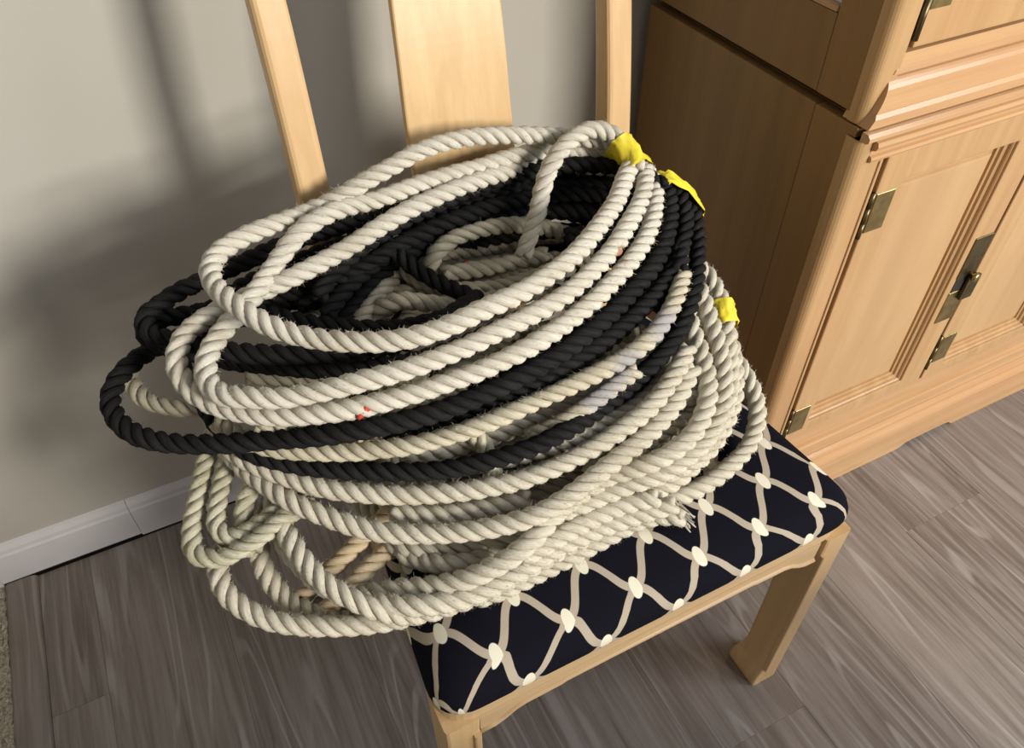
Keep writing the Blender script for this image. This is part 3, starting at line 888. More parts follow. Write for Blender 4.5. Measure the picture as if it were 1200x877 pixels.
ROPES['black'] = [
    [(0.546,0.666,0.729), (0.535,0.642,0.727), (0.522,0.620,0.724), (0.506,0.600,0.722), (0.488,0.581,0.719), (0.468,0.564,0.717), (0.447,0.549,0.715), (0.424,0.537,0.713), (0.401,0.526,0.710), (0.377,0.515,0.708), (0.353,0.506,0.706), (0.328,0.498,0.704), (0.303,0.492,0.701), (0.277,0.487,0.699), (0.252,0.484,0.697), (0.226,0.482,0.695), (0.200,0.481,0.694), (0.174,0.482,0.692), (0.148,0.485,0.691), (0.122,0.489,0.691), (0.097,0.494,0.691), (0.073,0.503,0.688), (0.050,0.514,0.684), (0.028,0.528,0.678), (0.007,0.541,0.673), (-0.016,0.552,0.670), (-0.039,0.564,0.668), (-0.062,0.578,0.666), (-0.082,0.593,0.665), (-0.100,0.612,0.665), (-0.112,0.635,0.668), (-0.114,0.661,0.673), (-0.102,0.683,0.678), (-0.082,0.699,0.681), (-0.058,0.709,0.682), (-0.033,0.715,0.681), (-0.007,0.717,0.680), (0.019,0.719,0.678), (0.045,0.721,0.677), (0.071,0.721,0.678), (0.097,0.722,0.678), (0.122,0.724,0.677), (0.148,0.729,0.675)],
    [(0.563,0.671,0.721), (0.556,0.645,0.718), (0.546,0.621,0.713), (0.531,0.600,0.707), (0.514,0.581,0.702), (0.494,0.564,0.697), (0.472,0.549,0.693), (0.449,0.535,0.692), (0.425,0.524,0.691), (0.401,0.514,0.689), (0.375,0.506,0.687), (0.350,0.499,0.684), (0.324,0.494,0.681), (0.298,0.491,0.678), (0.271,0.489,0.674), (0.245,0.489,0.670), (0.219,0.491,0.664), (0.193,0.494,0.659), (0.168,0.501,0.654), (0.143,0.509,0.650), (0.118,0.518,0.646)],
    [(0.568,0.654,0.702), (0.553,0.635,0.696), (0.537,0.616,0.690), (0.519,0.598,0.686), (0.500,0.581,0.682), (0.480,0.566,0.679), (0.459,0.552,0.677), (0.437,0.540,0.674), (0.414,0.529,0.672), (0.390,0.520,0.669), (0.366,0.513,0.667), (0.341,0.507,0.665), (0.316,0.503,0.662), (0.291,0.500,0.659), (0.266,0.498,0.654), (0.241,0.497,0.650)],
    [(0.573,0.688,0.714), (0.581,0.666,0.703), (0.578,0.643,0.693), (0.567,0.620,0.688), (0.554,0.598,0.683), (0.539,0.578,0.679), (0.523,0.557,0.675), (0.506,0.538,0.670), (0.488,0.521,0.664), (0.468,0.506,0.657), (0.446,0.494,0.650), (0.423,0.487,0.640), (0.399,0.481,0.633), (0.375,0.473,0.631), (0.350,0.466,0.630), (0.325,0.459,0.630), (0.301,0.451,0.634), (0.275,0.446,0.636), (0.250,0.446,0.633), (0.224,0.449,0.631), (0.199,0.454,0.629), (0.174,0.460,0.628), (0.149,0.468,0.627), (0.125,0.478,0.628), (0.102,0.489,0.629), (0.079,0.502,0.630), (0.057,0.515,0.631), (0.035,0.529,0.632), (0.015,0.545,0.634), (-0.004,0.563,0.636), (-0.018,0.584,0.639), (-0.027,0.608,0.644), (-0.032,0.631,0.655), (-0.037,0.653,0.667), (-0.042,0.676,0.678), (-0.039,0.698,0.691)],
    [(0.265,0.605,0.703), (0.241,0.595,0.706), (0.217,0.584,0.708), (0.193,0.574,0.709), (0.168,0.568,0.711), (0.142,0.567,0.714), (0.117,0.568,0.719), (0.092,0.575,0.721), (0.068,0.585,0.722), (0.044,0.597,0.722), (0.022,0.610,0.722), (0.001,0.626,0.721), (-0.016,0.645,0.720), (-0.034,0.663,0.719), (-0.055,0.680,0.720), (-0.058,0.703,0.725), (-0.041,0.722,0.723), (-0.019,0.735,0.723), (0.007,0.741,0.724), (0.032,0.745,0.726), (0.058,0.746,0.730), (0.083,0.744,0.736), (0.109,0.742,0.741), (0.135,0.741,0.743), (0.160,0.738,0.746), (0.186,0.733,0.749), (0.212,0.734,0.748), (0.238,0.736,0.746), (0.264,0.737,0.747), (0.290,0.737,0.748), (0.316,0.738,0.747), (0.342,0.739,0.746), (0.367,0.741,0.743), (0.393,0.742,0.740), (0.419,0.742,0.735), (0.445,0.742,0.730), (0.470,0.741,0.724), (0.494,0.741,0.716), (0.519,0.741,0.706), (0.543,0.740,0.696)],
    [(0.396,0.575,0.700), (0.372,0.567,0.703), (0.347,0.560,0.707), (0.321,0.553,0.709), (0.296,0.546,0.712), (0.270,0.542,0.713), (0.244,0.538,0.713), (0.218,0.536,0.711), (0.192,0.537,0.709), (0.166,0.541,0.708), (0.141,0.549,0.706), (0.118,0.561,0.702), (0.095,0.573,0.701), (0.071,0.586,0.701), (0.049,0.600,0.702), (0.029,0.616,0.700), (0.010,0.634,0.696), (-0.010,0.651,0.696), (-0.031,0.667,0.698), (-0.050,0.684,0.701), (-0.063,0.705,0.707), (-0.043,0.712,0.713), (-0.017,0.708,0.711), (0.010,0.707,0.710), (0.036,0.706,0.710), (0.062,0.705,0.710), (0.088,0.700,0.709), (0.114,0.697,0.709), (0.140,0.697,0.710), (0.166,0.699,0.715), (0.192,0.702,0.720), (0.217,0.710,0.721), (0.242,0.717,0.722), (0.268,0.719,0.726), (0.294,0.720,0.728), (0.320,0.721,0.729), (0.346,0.722,0.729), (0.373,0.722,0.727), (0.399,0.720,0.726), (0.424,0.714,0.725), (0.449,0.704,0.724), (0.470,0.689,0.723), (0.488,0.671,0.718), (0.503,0.650,0.712)],
    [(0.040,0.713,0.693), (0.054,0.692,0.698), (0.072,0.673,0.698), (0.091,0.656,0.697), (0.113,0.641,0.696), (0.135,0.628,0.694), (0.159,0.618,0.692), (0.183,0.610,0.690), (0.209,0.607,0.689), (0.234,0.606,0.689)],
    [(0.188,0.742,0.739), (0.201,0.724,0.725), (0.212,0.702,0.715), (0.224,0.680,0.705), (0.240,0.660,0.696), (0.256,0.639,0.691), (0.272,0.618,0.688)],
    [(0.030,0.751,0.690), (0.054,0.749,0.699), (0.079,0.745,0.707), (0.104,0.742,0.712), (0.130,0.741,0.716), (0.156,0.738,0.720), (0.181,0.735,0.726), (0.207,0.738,0.725), (0.233,0.742,0.725), (0.259,0.742,0.727), (0.286,0.742,0.728), (0.312,0.742,0.727), (0.338,0.742,0.726), (0.364,0.742,0.723), (0.390,0.742,0.720), (0.416,0.742,0.715), (0.442,0.742,0.710), (0.467,0.740,0.706), (0.490,0.728,0.704), (0.509,0.710,0.703), (0.526,0.690,0.700)],
    [(0.092,0.700,0.688), (0.118,0.701,0.686), (0.142,0.706,0.682), (0.167,0.713,0.682), (0.192,0.717,0.687), (0.216,0.725,0.692), (0.240,0.727,0.700), (0.265,0.727,0.706), (0.290,0.727,0.710), (0.316,0.726,0.711), (0.341,0.726,0.710), (0.367,0.726,0.708), (0.392,0.723,0.706), (0.417,0.716,0.703), (0.440,0.706,0.702), (0.461,0.691,0.700), (0.479,0.672,0.698), (0.492,0.651,0.694), (0.501,0.627,0.690)],
    [(0.263,0.742,0.709), (0.289,0.742,0.709), (0.315,0.742,0.708), (0.340,0.742,0.705), (0.366,0.742,0.700), (0.391,0.741,0.695), (0.416,0.735,0.690), (0.440,0.726,0.687), (0.461,0.712,0.683), (0.481,0.696,0.679), (0.498,0.677,0.675)],
    [(0.538,0.652,0.617), (0.519,0.674,0.618), (0.495,0.690,0.618), (0.468,0.703,0.618), (0.441,0.712,0.617), (0.413,0.720,0.615), (0.384,0.726,0.613), (0.355,0.730,0.611), (0.327,0.733,0.609), (0.297,0.735,0.607), (0.268,0.734,0.605), (0.239,0.732,0.604), (0.211,0.726,0.602), (0.183,0.717,0.600), (0.157,0.705,0.599), (0.134,0.686,0.598), (0.118,0.662,0.596)],
    [(0.531,0.651,0.640), (0.510,0.672,0.641), (0.484,0.689,0.641), (0.457,0.702,0.641), (0.429,0.714,0.640), (0.401,0.724,0.639), (0.371,0.732,0.638), (0.342,0.737,0.637), (0.311,0.740,0.636), (0.281,0.740,0.635), (0.251,0.737,0.634), (0.221,0.730,0.633), (0.193,0.720,0.632), (0.167,0.705,0.630), (0.144,0.685,0.628), (0.127,0.660,0.624)],
    [(0.521,0.649,0.661), (0.502,0.671,0.663), (0.479,0.690,0.665), (0.454,0.707,0.666), (0.427,0.720,0.667), (0.400,0.731,0.667), (0.371,0.738,0.667), (0.341,0.742,0.668), (0.311,0.743,0.667), (0.282,0.741,0.667), (0.253,0.735,0.666), (0.224,0.727,0.664), (0.197,0.715,0.662), (0.172,0.700,0.659), (0.149,0.681,0.654), (0.129,0.660,0.649)],
    [(0.517,0.649,0.684), (0.502,0.674,0.688), (0.481,0.696,0.692), (0.457,0.713,0.695), (0.430,0.726,0.697), (0.401,0.734,0.698), (0.371,0.740,0.699), (0.341,0.741,0.699), (0.311,0.740,0.699), (0.281,0.736,0.698), (0.252,0.729,0.696), (0.224,0.720,0.692), (0.196,0.709,0.688), (0.170,0.695,0.683), (0.145,0.680,0.677), (0.122,0.661,0.671)],
    [(0.523,0.650,0.710), (0.512,0.675,0.717), (0.492,0.697,0.722), (0.468,0.712,0.725), (0.441,0.723,0.728), (0.413,0.731,0.729), (0.385,0.735,0.730), (0.355,0.737,0.729), (0.326,0.736,0.728), (0.298,0.733,0.726), (0.269,0.728,0.723), (0.241,0.722,0.720), (0.213,0.715,0.715), (0.186,0.706,0.710), (0.159,0.695,0.705), (0.134,0.681,0.699), (0.112,0.663,0.693)],
    [(0.533,0.651,0.739), (0.519,0.676,0.746), (0.498,0.696,0.751), (0.472,0.709,0.754), (0.444,0.719,0.756), (0.415,0.726,0.757), (0.385,0.729,0.757), (0.356,0.731,0.756), (0.326,0.732,0.754), (0.297,0.730,0.751), (0.268,0.728,0.747), (0.238,0.724,0.744), (0.210,0.719,0.739), (0.181,0.711,0.735), (0.154,0.700,0.730), (0.129,0.685,0.725), (0.109,0.664,0.719)],
    [(0.500,0.548,0.615), (0.508,0.574,0.613), (0.499,0.601,0.611), (0.482,0.623,0.609), (0.461,0.641,0.608), (0.437,0.656,0.608), (0.412,0.669,0.608)],
    [(0.495,0.549,0.633), (0.499,0.581,0.631), (0.489,0.612,0.630), (0.470,0.638,0.630), (0.445,0.659,0.631), (0.416,0.672,0.633)],
    [(0.487,0.551,0.651), (0.496,0.577,0.651), (0.496,0.605,0.652), (0.486,0.630,0.654), (0.466,0.650,0.656), (0.442,0.664,0.657), (0.416,0.673,0.658)],
    [(0.484,0.551,0.673), (0.500,0.576,0.675), (0.504,0.605,0.677), (0.492,0.632,0.679), (0.469,0.650,0.680), (0.442,0.662,0.680), (0.413,0.670,0.680)],
    [(0.489,0.550,0.698), (0.507,0.575,0.700), (0.510,0.604,0.702), (0.493,0.630,0.702), (0.467,0.647,0.701), (0.439,0.658,0.700), (0.409,0.666,0.699)],
    [(0.119,0.595,0.644), (0.138,0.571,0.644), (0.164,0.556,0.642), (0.193,0.547,0.640), (0.223,0.541,0.639), (0.253,0.538,0.638), (0.284,0.538,0.637), (0.314,0.540,0.636), (0.345,0.544,0.636), (0.374,0.550,0.636), (0.404,0.557,0.637), (0.433,0.567,0.639), (0.460,0.580,0.641)],
    [(0.118,0.595,0.665), (0.130,0.570,0.662), (0.155,0.556,0.660), (0.183,0.548,0.659), (0.212,0.543,0.658), (0.241,0.541,0.658), (0.270,0.541,0.658), (0.299,0.542,0.659), (0.328,0.544,0.659), (0.357,0.548,0.661), (0.385,0.552,0.662), (0.414,0.558,0.664), (0.442,0.566,0.665), (0.467,0.580,0.666)],
]
ROPES['white_mid'] = [
    [(0.494,0.547,0.694), (0.475,0.529,0.695), (0.456,0.512,0.692), (0.435,0.498,0.688), (0.412,0.486,0.684), (0.388,0.478,0.681), (0.362,0.473,0.679), (0.337,0.470,0.678), (0.311,0.469,0.676), (0.285,0.468,0.674), (0.259,0.468,0.672), (0.234,0.468,0.670), (0.208,0.470,0.666), (0.182,0.472,0.664), (0.157,0.477,0.661), (0.132,0.483,0.659), (0.108,0.492,0.658), (0.085,0.503,0.655), (0.062,0.515,0.654), (0.039,0.528,0.654), (0.018,0.542,0.654), (-0.001,0.560,0.655), (-0.016,0.581,0.655), (-0.026,0.604,0.652)],
    [(0.394,0.482,0.643), (0.371,0.475,0.645), (0.348,0.468,0.645), (0.324,0.463,0.643), (0.301,0.461,0.637), (0.278,0.462,0.630), (0.254,0.465,0.626)],
    [(0.127,0.663,0.655), (0.146,0.665,0.670), (0.166,0.674,0.679), (0.185,0.689,0.682), (0.202,0.705,0.682), (0.219,0.723,0.680), (0.236,0.740,0.681), (0.253,0.742,0.697)],
    [(0.254,0.702,0.645), (0.249,0.704,0.672), (0.257,0.707,0.696), (0.279,0.707,0.710), (0.306,0.705,0.714), (0.333,0.704,0.713), (0.359,0.703,0.708), (0.384,0.701,0.700), (0.408,0.700,0.688), (0.431,0.698,0.674), (0.452,0.697,0.658), (0.472,0.695,0.640)],
    [(0.217,0.717,0.694), (0.224,0.694,0.686), (0.240,0.676,0.678), (0.263,0.667,0.671), (0.287,0.663,0.665), (0.312,0.660,0.660), (0.338,0.658,0.659), (0.364,0.658,0.660), (0.389,0.658,0.663), (0.414,0.659,0.669), (0.438,0.660,0.677)],
    [(0.144,0.679,0.641), (0.161,0.674,0.660), (0.175,0.664,0.680), (0.194,0.653,0.691), (0.218,0.643,0.686), (0.242,0.636,0.679), (0.267,0.635,0.673), (0.293,0.632,0.671), (0.319,0.629,0.671), (0.345,0.628,0.673), (0.371,0.628,0.678), (0.396,0.629,0.685)],
    [(0.259,0.688,0.680), (0.285,0.685,0.678), (0.311,0.683,0.675), (0.337,0.681,0.673), (0.364,0.680,0.672), (0.390,0.679,0.671)],
    [(0.067,0.536,0.694), (0.080,0.526,0.690), (0.090,0.514,0.684), (0.097,0.501,0.675)],
    [(0.008,0.556,0.682), (0.032,0.541,0.682), (0.057,0.529,0.676), (0.083,0.520,0.668), (0.109,0.512,0.660)],
    [(0.016,0.619,0.687), (0.039,0.609,0.683), (0.062,0.597,0.682), (0.084,0.584,0.681), (0.106,0.571,0.680), (0.129,0.558,0.680), (0.152,0.548,0.682), (0.176,0.539,0.685)],
    [(0.202,0.501,0.690), (0.175,0.508,0.687), (0.149,0.516,0.683), (0.124,0.526,0.678), (0.101,0.536,0.667)],
    [(0.096,0.533,0.640), (0.111,0.521,0.627), (0.118,0.506,0.612), (0.115,0.492,0.594)],
    [(0.198,0.497,0.639), (0.208,0.481,0.625), (0.211,0.465,0.607), (0.207,0.450,0.588)],
    [(-0.022,0.639,0.641), (-0.046,0.649,0.639), (-0.069,0.664,0.639), (-0.087,0.684,0.639), (-0.096,0.709,0.640), (-0.099,0.736,0.640)],
    [(0.073,0.703,0.660), (0.099,0.703,0.665), (0.125,0.701,0.669), (0.150,0.696,0.674), (0.177,0.694,0.674), (0.203,0.692,0.670), (0.228,0.687,0.663), (0.253,0.685,0.657), (0.279,0.687,0.650)],
    [(0.242,0.725,0.680), (0.266,0.733,0.671), (0.291,0.737,0.665), (0.317,0.739,0.659), (0.344,0.739,0.654), (0.370,0.737,0.651), (0.396,0.738,0.645), (0.421,0.739,0.638), (0.446,0.740,0.628), (0.470,0.741,0.616), (0.493,0.742,0.603)],
    [(0.255,0.718,0.665), (0.281,0.717,0.661), (0.307,0.718,0.655), (0.332,0.719,0.649), (0.358,0.721,0.642), (0.383,0.724,0.635), (0.409,0.725,0.628), (0.434,0.725,0.621), (0.459,0.726,0.612), (0.484,0.727,0.602)],
    [(0.391,0.570,0.517), (0.374,0.594,0.516), (0.347,0.608,0.519), (0.318,0.615,0.521), (0.288,0.617,0.523), (0.258,0.615,0.524), (0.229,0.609,0.524), (0.200,0.599,0.522), (0.174,0.586,0.519), (0.162,0.561,0.516), (0.185,0.543,0.517), (0.214,0.535,0.518), (0.243,0.530,0.521), (0.273,0.527,0.523), (0.303,0.526,0.524), (0.333,0.528,0.524), (0.362,0.535,0.523), (0.387,0.551,0.520)],
    [(0.358,0.606,0.546), (0.329,0.613,0.547), (0.300,0.615,0.548), (0.270,0.614,0.548), (0.241,0.610,0.546), (0.213,0.604,0.544), (0.185,0.595,0.542), (0.161,0.578,0.540), (0.171,0.554,0.542), (0.198,0.541,0.545), (0.226,0.533,0.547), (0.254,0.527,0.548), (0.284,0.524,0.548), (0.313,0.525,0.547), (0.342,0.530,0.545), (0.369,0.541,0.542), (0.388,0.562,0.540), (0.384,0.590,0.543)],
    [(0.451,0.643,0.660), (0.429,0.662,0.660), (0.403,0.676,0.660), (0.377,0.688,0.660), (0.349,0.698,0.661), (0.321,0.704,0.661), (0.291,0.707,0.662), (0.262,0.707,0.662), (0.233,0.702,0.663), (0.206,0.691,0.663), (0.181,0.676,0.664), (0.162,0.653,0.663)],
    [(0.455,0.645,0.604), (0.436,0.669,0.604), (0.409,0.684,0.602), (0.380,0.694,0.601), (0.350,0.701,0.599), (0.319,0.706,0.597), (0.288,0.708,0.596), (0.257,0.708,0.596), (0.226,0.703,0.596), (0.197,0.693,0.597), (0.171,0.676,0.599), (0.156,0.649,0.602)],
    [(0.461,0.661,0.621), (0.439,0.684,0.619), (0.414,0.703,0.618), (0.386,0.717,0.619), (0.356,0.725,0.620), (0.325,0.729,0.621), (0.294,0.728,0.623), (0.263,0.721,0.624), (0.234,0.709,0.626), (0.208,0.691,0.626), (0.187,0.669,0.625)],
]
ROPES['white_low'] = [
    [(0.468,0.489,0.640), (0.448,0.474,0.637), (0.426,0.461,0.632), (0.403,0.450,0.626), (0.379,0.442,0.621), (0.354,0.437,0.618), (0.329,0.433,0.614), (0.303,0.431,0.611), (0.277,0.430,0.609), (0.251,0.431,0.607), (0.226,0.434,0.605), (0.200,0.440,0.605), (0.176,0.447,0.604), (0.151,0.456,0.604), (0.127,0.466,0.604), (0.104,0.477,0.605), (0.082,0.490,0.606), (0.060,0.504,0.607), (0.040,0.520,0.609), (0.021,0.538,0.612), (0.003,0.556,0.615), (-0.014,0.576,0.619), (-0.025,0.598,0.622), (-0.029,0.624,0.624), (-0.029,0.650,0.622)],
    [(0.466,0.473,0.625), (0.446,0.459,0.618), (0.425,0.445,0.613), (0.401,0.434,0.609), (0.377,0.425,0.606), (0.352,0.418,0.605), (0.327,0.412,0.604), (0.302,0.406,0.602), (0.277,0.401,0.598), (0.251,0.398,0.594), (0.226,0.398,0.590), (0.201,0.405,0.584), (0.177,0.413,0.580), (0.153,0.422,0.578), (0.129,0.433,0.577), (0.106,0.445,0.577), (0.084,0.458,0.578), (0.063,0.474,0.581), (0.044,0.491,0.586), (0.026,0.508,0.592), (0.010,0.529,0.595), (-0.002,0.551,0.597), (-0.014,0.574,0.600), (-0.024,0.598,0.604), (-0.031,0.623,0.609)],
    [(0.494,0.456,0.593), (0.469,0.458,0.595), (0.445,0.458,0.596), (0.420,0.455,0.595), (0.396,0.448,0.593), (0.373,0.441,0.592), (0.349,0.434,0.591), (0.325,0.427,0.590), (0.302,0.419,0.590)],
    [(0.486,0.457,0.575), (0.461,0.450,0.575), (0.437,0.445,0.574), (0.411,0.440,0.573), (0.386,0.436,0.572), (0.361,0.431,0.570), (0.337,0.425,0.569), (0.313,0.417,0.572), (0.288,0.411,0.572), (0.263,0.406,0.570), (0.238,0.404,0.567)],
    [(0.545,0.612,0.660), (0.556,0.589,0.654), (0.560,0.565,0.644), (0.558,0.542,0.631), (0.551,0.520,0.618), (0.540,0.499,0.606), (0.529,0.479,0.594), (0.516,0.458,0.584), (0.499,0.441,0.574), (0.479,0.425,0.566), (0.457,0.412,0.560), (0.432,0.405,0.554), (0.406,0.405,0.550), (0.381,0.409,0.547), (0.356,0.419,0.546), (0.336,0.435,0.550)],
    [(0.511,0.553,0.655), (0.499,0.532,0.645), (0.492,0.509,0.635), (0.487,0.485,0.625), (0.479,0.462,0.616), (0.466,0.440,0.609), (0.448,0.423,0.601), (0.426,0.411,0.594), (0.401,0.405,0.589), (0.375,0.405,0.584), (0.350,0.410,0.579), (0.326,0.417,0.573), (0.301,0.416,0.564)],
    [(0.531,0.560,0.655), (0.526,0.537,0.645), (0.520,0.514,0.636), (0.513,0.491,0.628), (0.505,0.468,0.619), (0.494,0.447,0.609), (0.480,0.429,0.598), (0.461,0.415,0.587), (0.439,0.405,0.578), (0.415,0.401,0.571), (0.390,0.399,0.566), (0.364,0.401,0.563), (0.339,0.405,0.560), (0.314,0.407,0.557), (0.288,0.407,0.555), (0.263,0.407,0.552), (0.237,0.410,0.548), (0.212,0.414,0.544), (0.188,0.420,0.538), (0.165,0.428,0.532), (0.141,0.437,0.531), (0.118,0.448,0.534), (0.101,0.466,0.529), (0.091,0.486,0.517)],
    [(0.566,0.535,0.600), (0.558,0.513,0.591), (0.549,0.492,0.582), (0.537,0.471,0.572), (0.523,0.453,0.563), (0.505,0.438,0.554), (0.485,0.425,0.546), (0.462,0.416,0.540), (0.438,0.410,0.535), (0.414,0.405,0.530), (0.389,0.404,0.528), (0.364,0.406,0.527), (0.339,0.409,0.529), (0.314,0.410,0.530), (0.289,0.408,0.531), (0.264,0.403,0.531)],
    [(0.567,0.528,0.570), (0.571,0.505,0.558), (0.572,0.481,0.547), (0.568,0.458,0.535), (0.556,0.438,0.524), (0.538,0.422,0.515), (0.515,0.411,0.510), (0.490,0.404,0.507), (0.464,0.399,0.505), (0.438,0.397,0.504), (0.412,0.398,0.504), (0.386,0.400,0.504), (0.360,0.402,0.505), (0.335,0.399,0.510), (0.309,0.396,0.514), (0.283,0.393,0.516), (0.257,0.391,0.518), (0.231,0.388,0.519), (0.205,0.385,0.519), (0.179,0.383,0.518), (0.153,0.383,0.516), (0.127,0.385,0.516), (0.101,0.388,0.518), (0.076,0.394,0.524), (0.055,0.402,0.537), (0.037,0.418,0.546), (0.021,0.438,0.552), (0.010,0.461,0.558), (0.003,0.485,0.564), (-0.001,0.510,0.567), (-0.003,0.536,0.564), (-0.003,0.562,0.567)],
    [(0.290,0.415,0.572), (0.267,0.406,0.574), (0.243,0.396,0.575), (0.220,0.386,0.572), (0.196,0.381,0.566), (0.172,0.382,0.558), (0.148,0.386,0.550), (0.127,0.395,0.541), (0.106,0.407,0.533), (0.085,0.420,0.526), (0.064,0.431,0.518), (0.045,0.443,0.507), (0.027,0.456,0.494), (0.008,0.469,0.483)],
    [(0.389,0.376,0.533), (0.364,0.381,0.530), (0.338,0.385,0.530), (0.313,0.387,0.530), (0.287,0.387,0.532), (0.262,0.386,0.534), (0.236,0.383,0.535), (0.211,0.380,0.535), (0.185,0.377,0.535), (0.160,0.376,0.534), (0.134,0.377,0.534), (0.109,0.382,0.537), (0.086,0.391,0.538), (0.065,0.406,0.534), (0.046,0.422,0.530), (0.028,0.440,0.530), (0.013,0.461,0.534), (0.003,0.484,0.538), (-0.004,0.509,0.541), (-0.007,0.534,0.544)],
    [(0.100,0.459,0.524), (0.117,0.439,0.528), (0.135,0.420,0.535), (0.159,0.410,0.536), (0.185,0.408,0.532), (0.212,0.411,0.527), (0.238,0.412,0.528)],
    [(0.370,0.385,0.545), (0.347,0.392,0.544), (0.323,0.395,0.544), (0.298,0.394,0.545), (0.274,0.391,0.548), (0.251,0.386,0.552), (0.227,0.383,0.553), (0.202,0.382,0.551)],
    [(0.399,0.369,0.512), (0.377,0.382,0.511), (0.354,0.388,0.509), (0.329,0.389,0.506), (0.304,0.388,0.504), (0.279,0.387,0.503), (0.255,0.385,0.503), (0.230,0.384,0.503), (0.205,0.384,0.502), (0.180,0.385,0.501), (0.155,0.388,0.500)],
    [(-0.008,0.562,0.547), (-0.025,0.543,0.537), (-0.033,0.521,0.524), (-0.031,0.499,0.509), (-0.021,0.475,0.500), (-0.005,0.452,0.500), (0.014,0.434,0.499), (0.038,0.421,0.495), (0.065,0.414,0.492), (0.091,0.407,0.493)],
    [(-0.063,0.541,0.541), (-0.075,0.520,0.534), (-0.074,0.495,0.527), (-0.062,0.473,0.521), (-0.045,0.454,0.517), (-0.025,0.439,0.515), (-0.002,0.426,0.514), (0.021,0.415,0.513), (0.045,0.407,0.510), (0.071,0.401,0.507), (0.096,0.399,0.503), (0.122,0.399,0.500)],
    [(0.104,0.481,0.571), (0.129,0.466,0.569), (0.155,0.454,0.569), (0.182,0.445,0.570), (0.209,0.436,0.572), (0.236,0.428,0.575)],
    [(0.152,0.500,0.585), (0.153,0.484,0.570), (0.150,0.470,0.554), (0.143,0.456,0.538)],
    [(0.515,0.555,0.507), (0.516,0.584,0.509), (0.504,0.611,0.510), (0.483,0.632,0.511), (0.457,0.647,0.511), (0.429,0.657,0.511), (0.401,0.665,0.510), (0.372,0.670,0.510), (0.342,0.672,0.509), (0.312,0.674,0.507), (0.283,0.674,0.506), (0.253,0.672,0.505), (0.224,0.669,0.504), (0.195,0.664,0.504), (0.166,0.656,0.503), (0.139,0.645,0.503), (0.114,0.629,0.503), (0.094,0.607,0.504), (0.083,0.580,0.505), (0.086,0.551,0.507), (0.099,0.524,0.509), (0.118,0.501,0.510), (0.139,0.481,0.511), (0.163,0.463,0.511), (0.189,0.448,0.511), (0.216,0.437,0.510), (0.245,0.429,0.509), (0.274,0.425,0.508), (0.304,0.424,0.507), (0.333,0.426,0.506), (0.362,0.431,0.505), (0.391,0.440,0.504), (0.418,0.452,0.503), (0.443,0.467,0.503), (0.466,0.486,0.503), (0.487,0.507,0.504)],
    [(0.501,0.598,0.535), (0.480,0.618,0.534), (0.454,0.633,0.534), (0.426,0.645,0.532), (0.398,0.654,0.531), (0.369,0.661,0.530), (0.339,0.666,0.529), (0.310,0.670,0.528), (0.280,0.672,0.527), (0.250,0.671,0.527), (0.220,0.668,0.527), (0.191,0.662,0.527), (0.163,0.651,0.528), (0.137,0.636,0.529), (0.117,0.615,0.531), (0.104,0.587,0.533), (0.103,0.558,0.534), (0.110,0.529,0.535), (0.124,0.502,0.535), (0.143,0.479,0.534), (0.167,0.461,0.532), (0.193,0.448,0.531), (0.222,0.439,0.530), (0.251,0.434,0.529), (0.281,0.432,0.528), (0.311,0.434,0.527), (0.341,0.439,0.527), (0.370,0.446,0.527), (0.398,0.456,0.527), (0.425,0.468,0.528), (0.451,0.483,0.530), (0.476,0.500,0.531), (0.497,0.520,0.533), (0.512,0.546,0.534)],
    [(0.443,0.625,0.554), (0.417,0.638,0.553), (0.389,0.650,0.552), (0.361,0.659,0.551), (0.331,0.666,0.551), (0.302,0.670,0.551), (0.272,0.671,0.552), (0.242,0.669,0.553), (0.213,0.662,0.554), (0.185,0.651,0.555), (0.159,0.636,0.557), (0.138,0.615,0.558), (0.123,0.589,0.559), (0.115,0.560,0.559), (0.114,0.530,0.558), (0.124,0.502,0.556), (0.144,0.480,0.554), (0.169,0.464,0.553), (0.197,0.453,0.552), (0.226,0.446,0.551), (0.256,0.443,0.551), (0.286,0.444,0.551), (0.316,0.446,0.552), (0.346,0.450,0.553), (0.375,0.457,0.554), (0.404,0.465,0.555), (0.432,0.475,0.556), (0.459,0.488,0.558), (0.483,0.506,0.559), (0.500,0.530,0.559), (0.503,0.560,0.558), (0.490,0.587,0.557)],
    [(0.392,0.647,0.575), (0.363,0.658,0.576), (0.334,0.664,0.577), (0.304,0.667,0.578), (0.273,0.666,0.580), (0.244,0.661,0.581), (0.215,0.652,0.582), (0.188,0.638,0.583), (0.163,0.620,0.583), (0.142,0.599,0.582), (0.124,0.574,0.581), (0.115,0.546,0.579), (0.120,0.516,0.577), (0.138,0.493,0.576), (0.164,0.476,0.575), (0.192,0.466,0.575), (0.222,0.459,0.576), (0.252,0.455,0.576), (0.282,0.453,0.578), (0.312,0.454,0.579), (0.342,0.455,0.580), (0.372,0.459,0.582), (0.402,0.466,0.582), (0.431,0.475,0.583), (0.457,0.490,0.583), (0.479,0.511,0.582), (0.488,0.540,0.581), (0.481,0.569,0.579), (0.464,0.594,0.577), (0.442,0.615,0.575)],
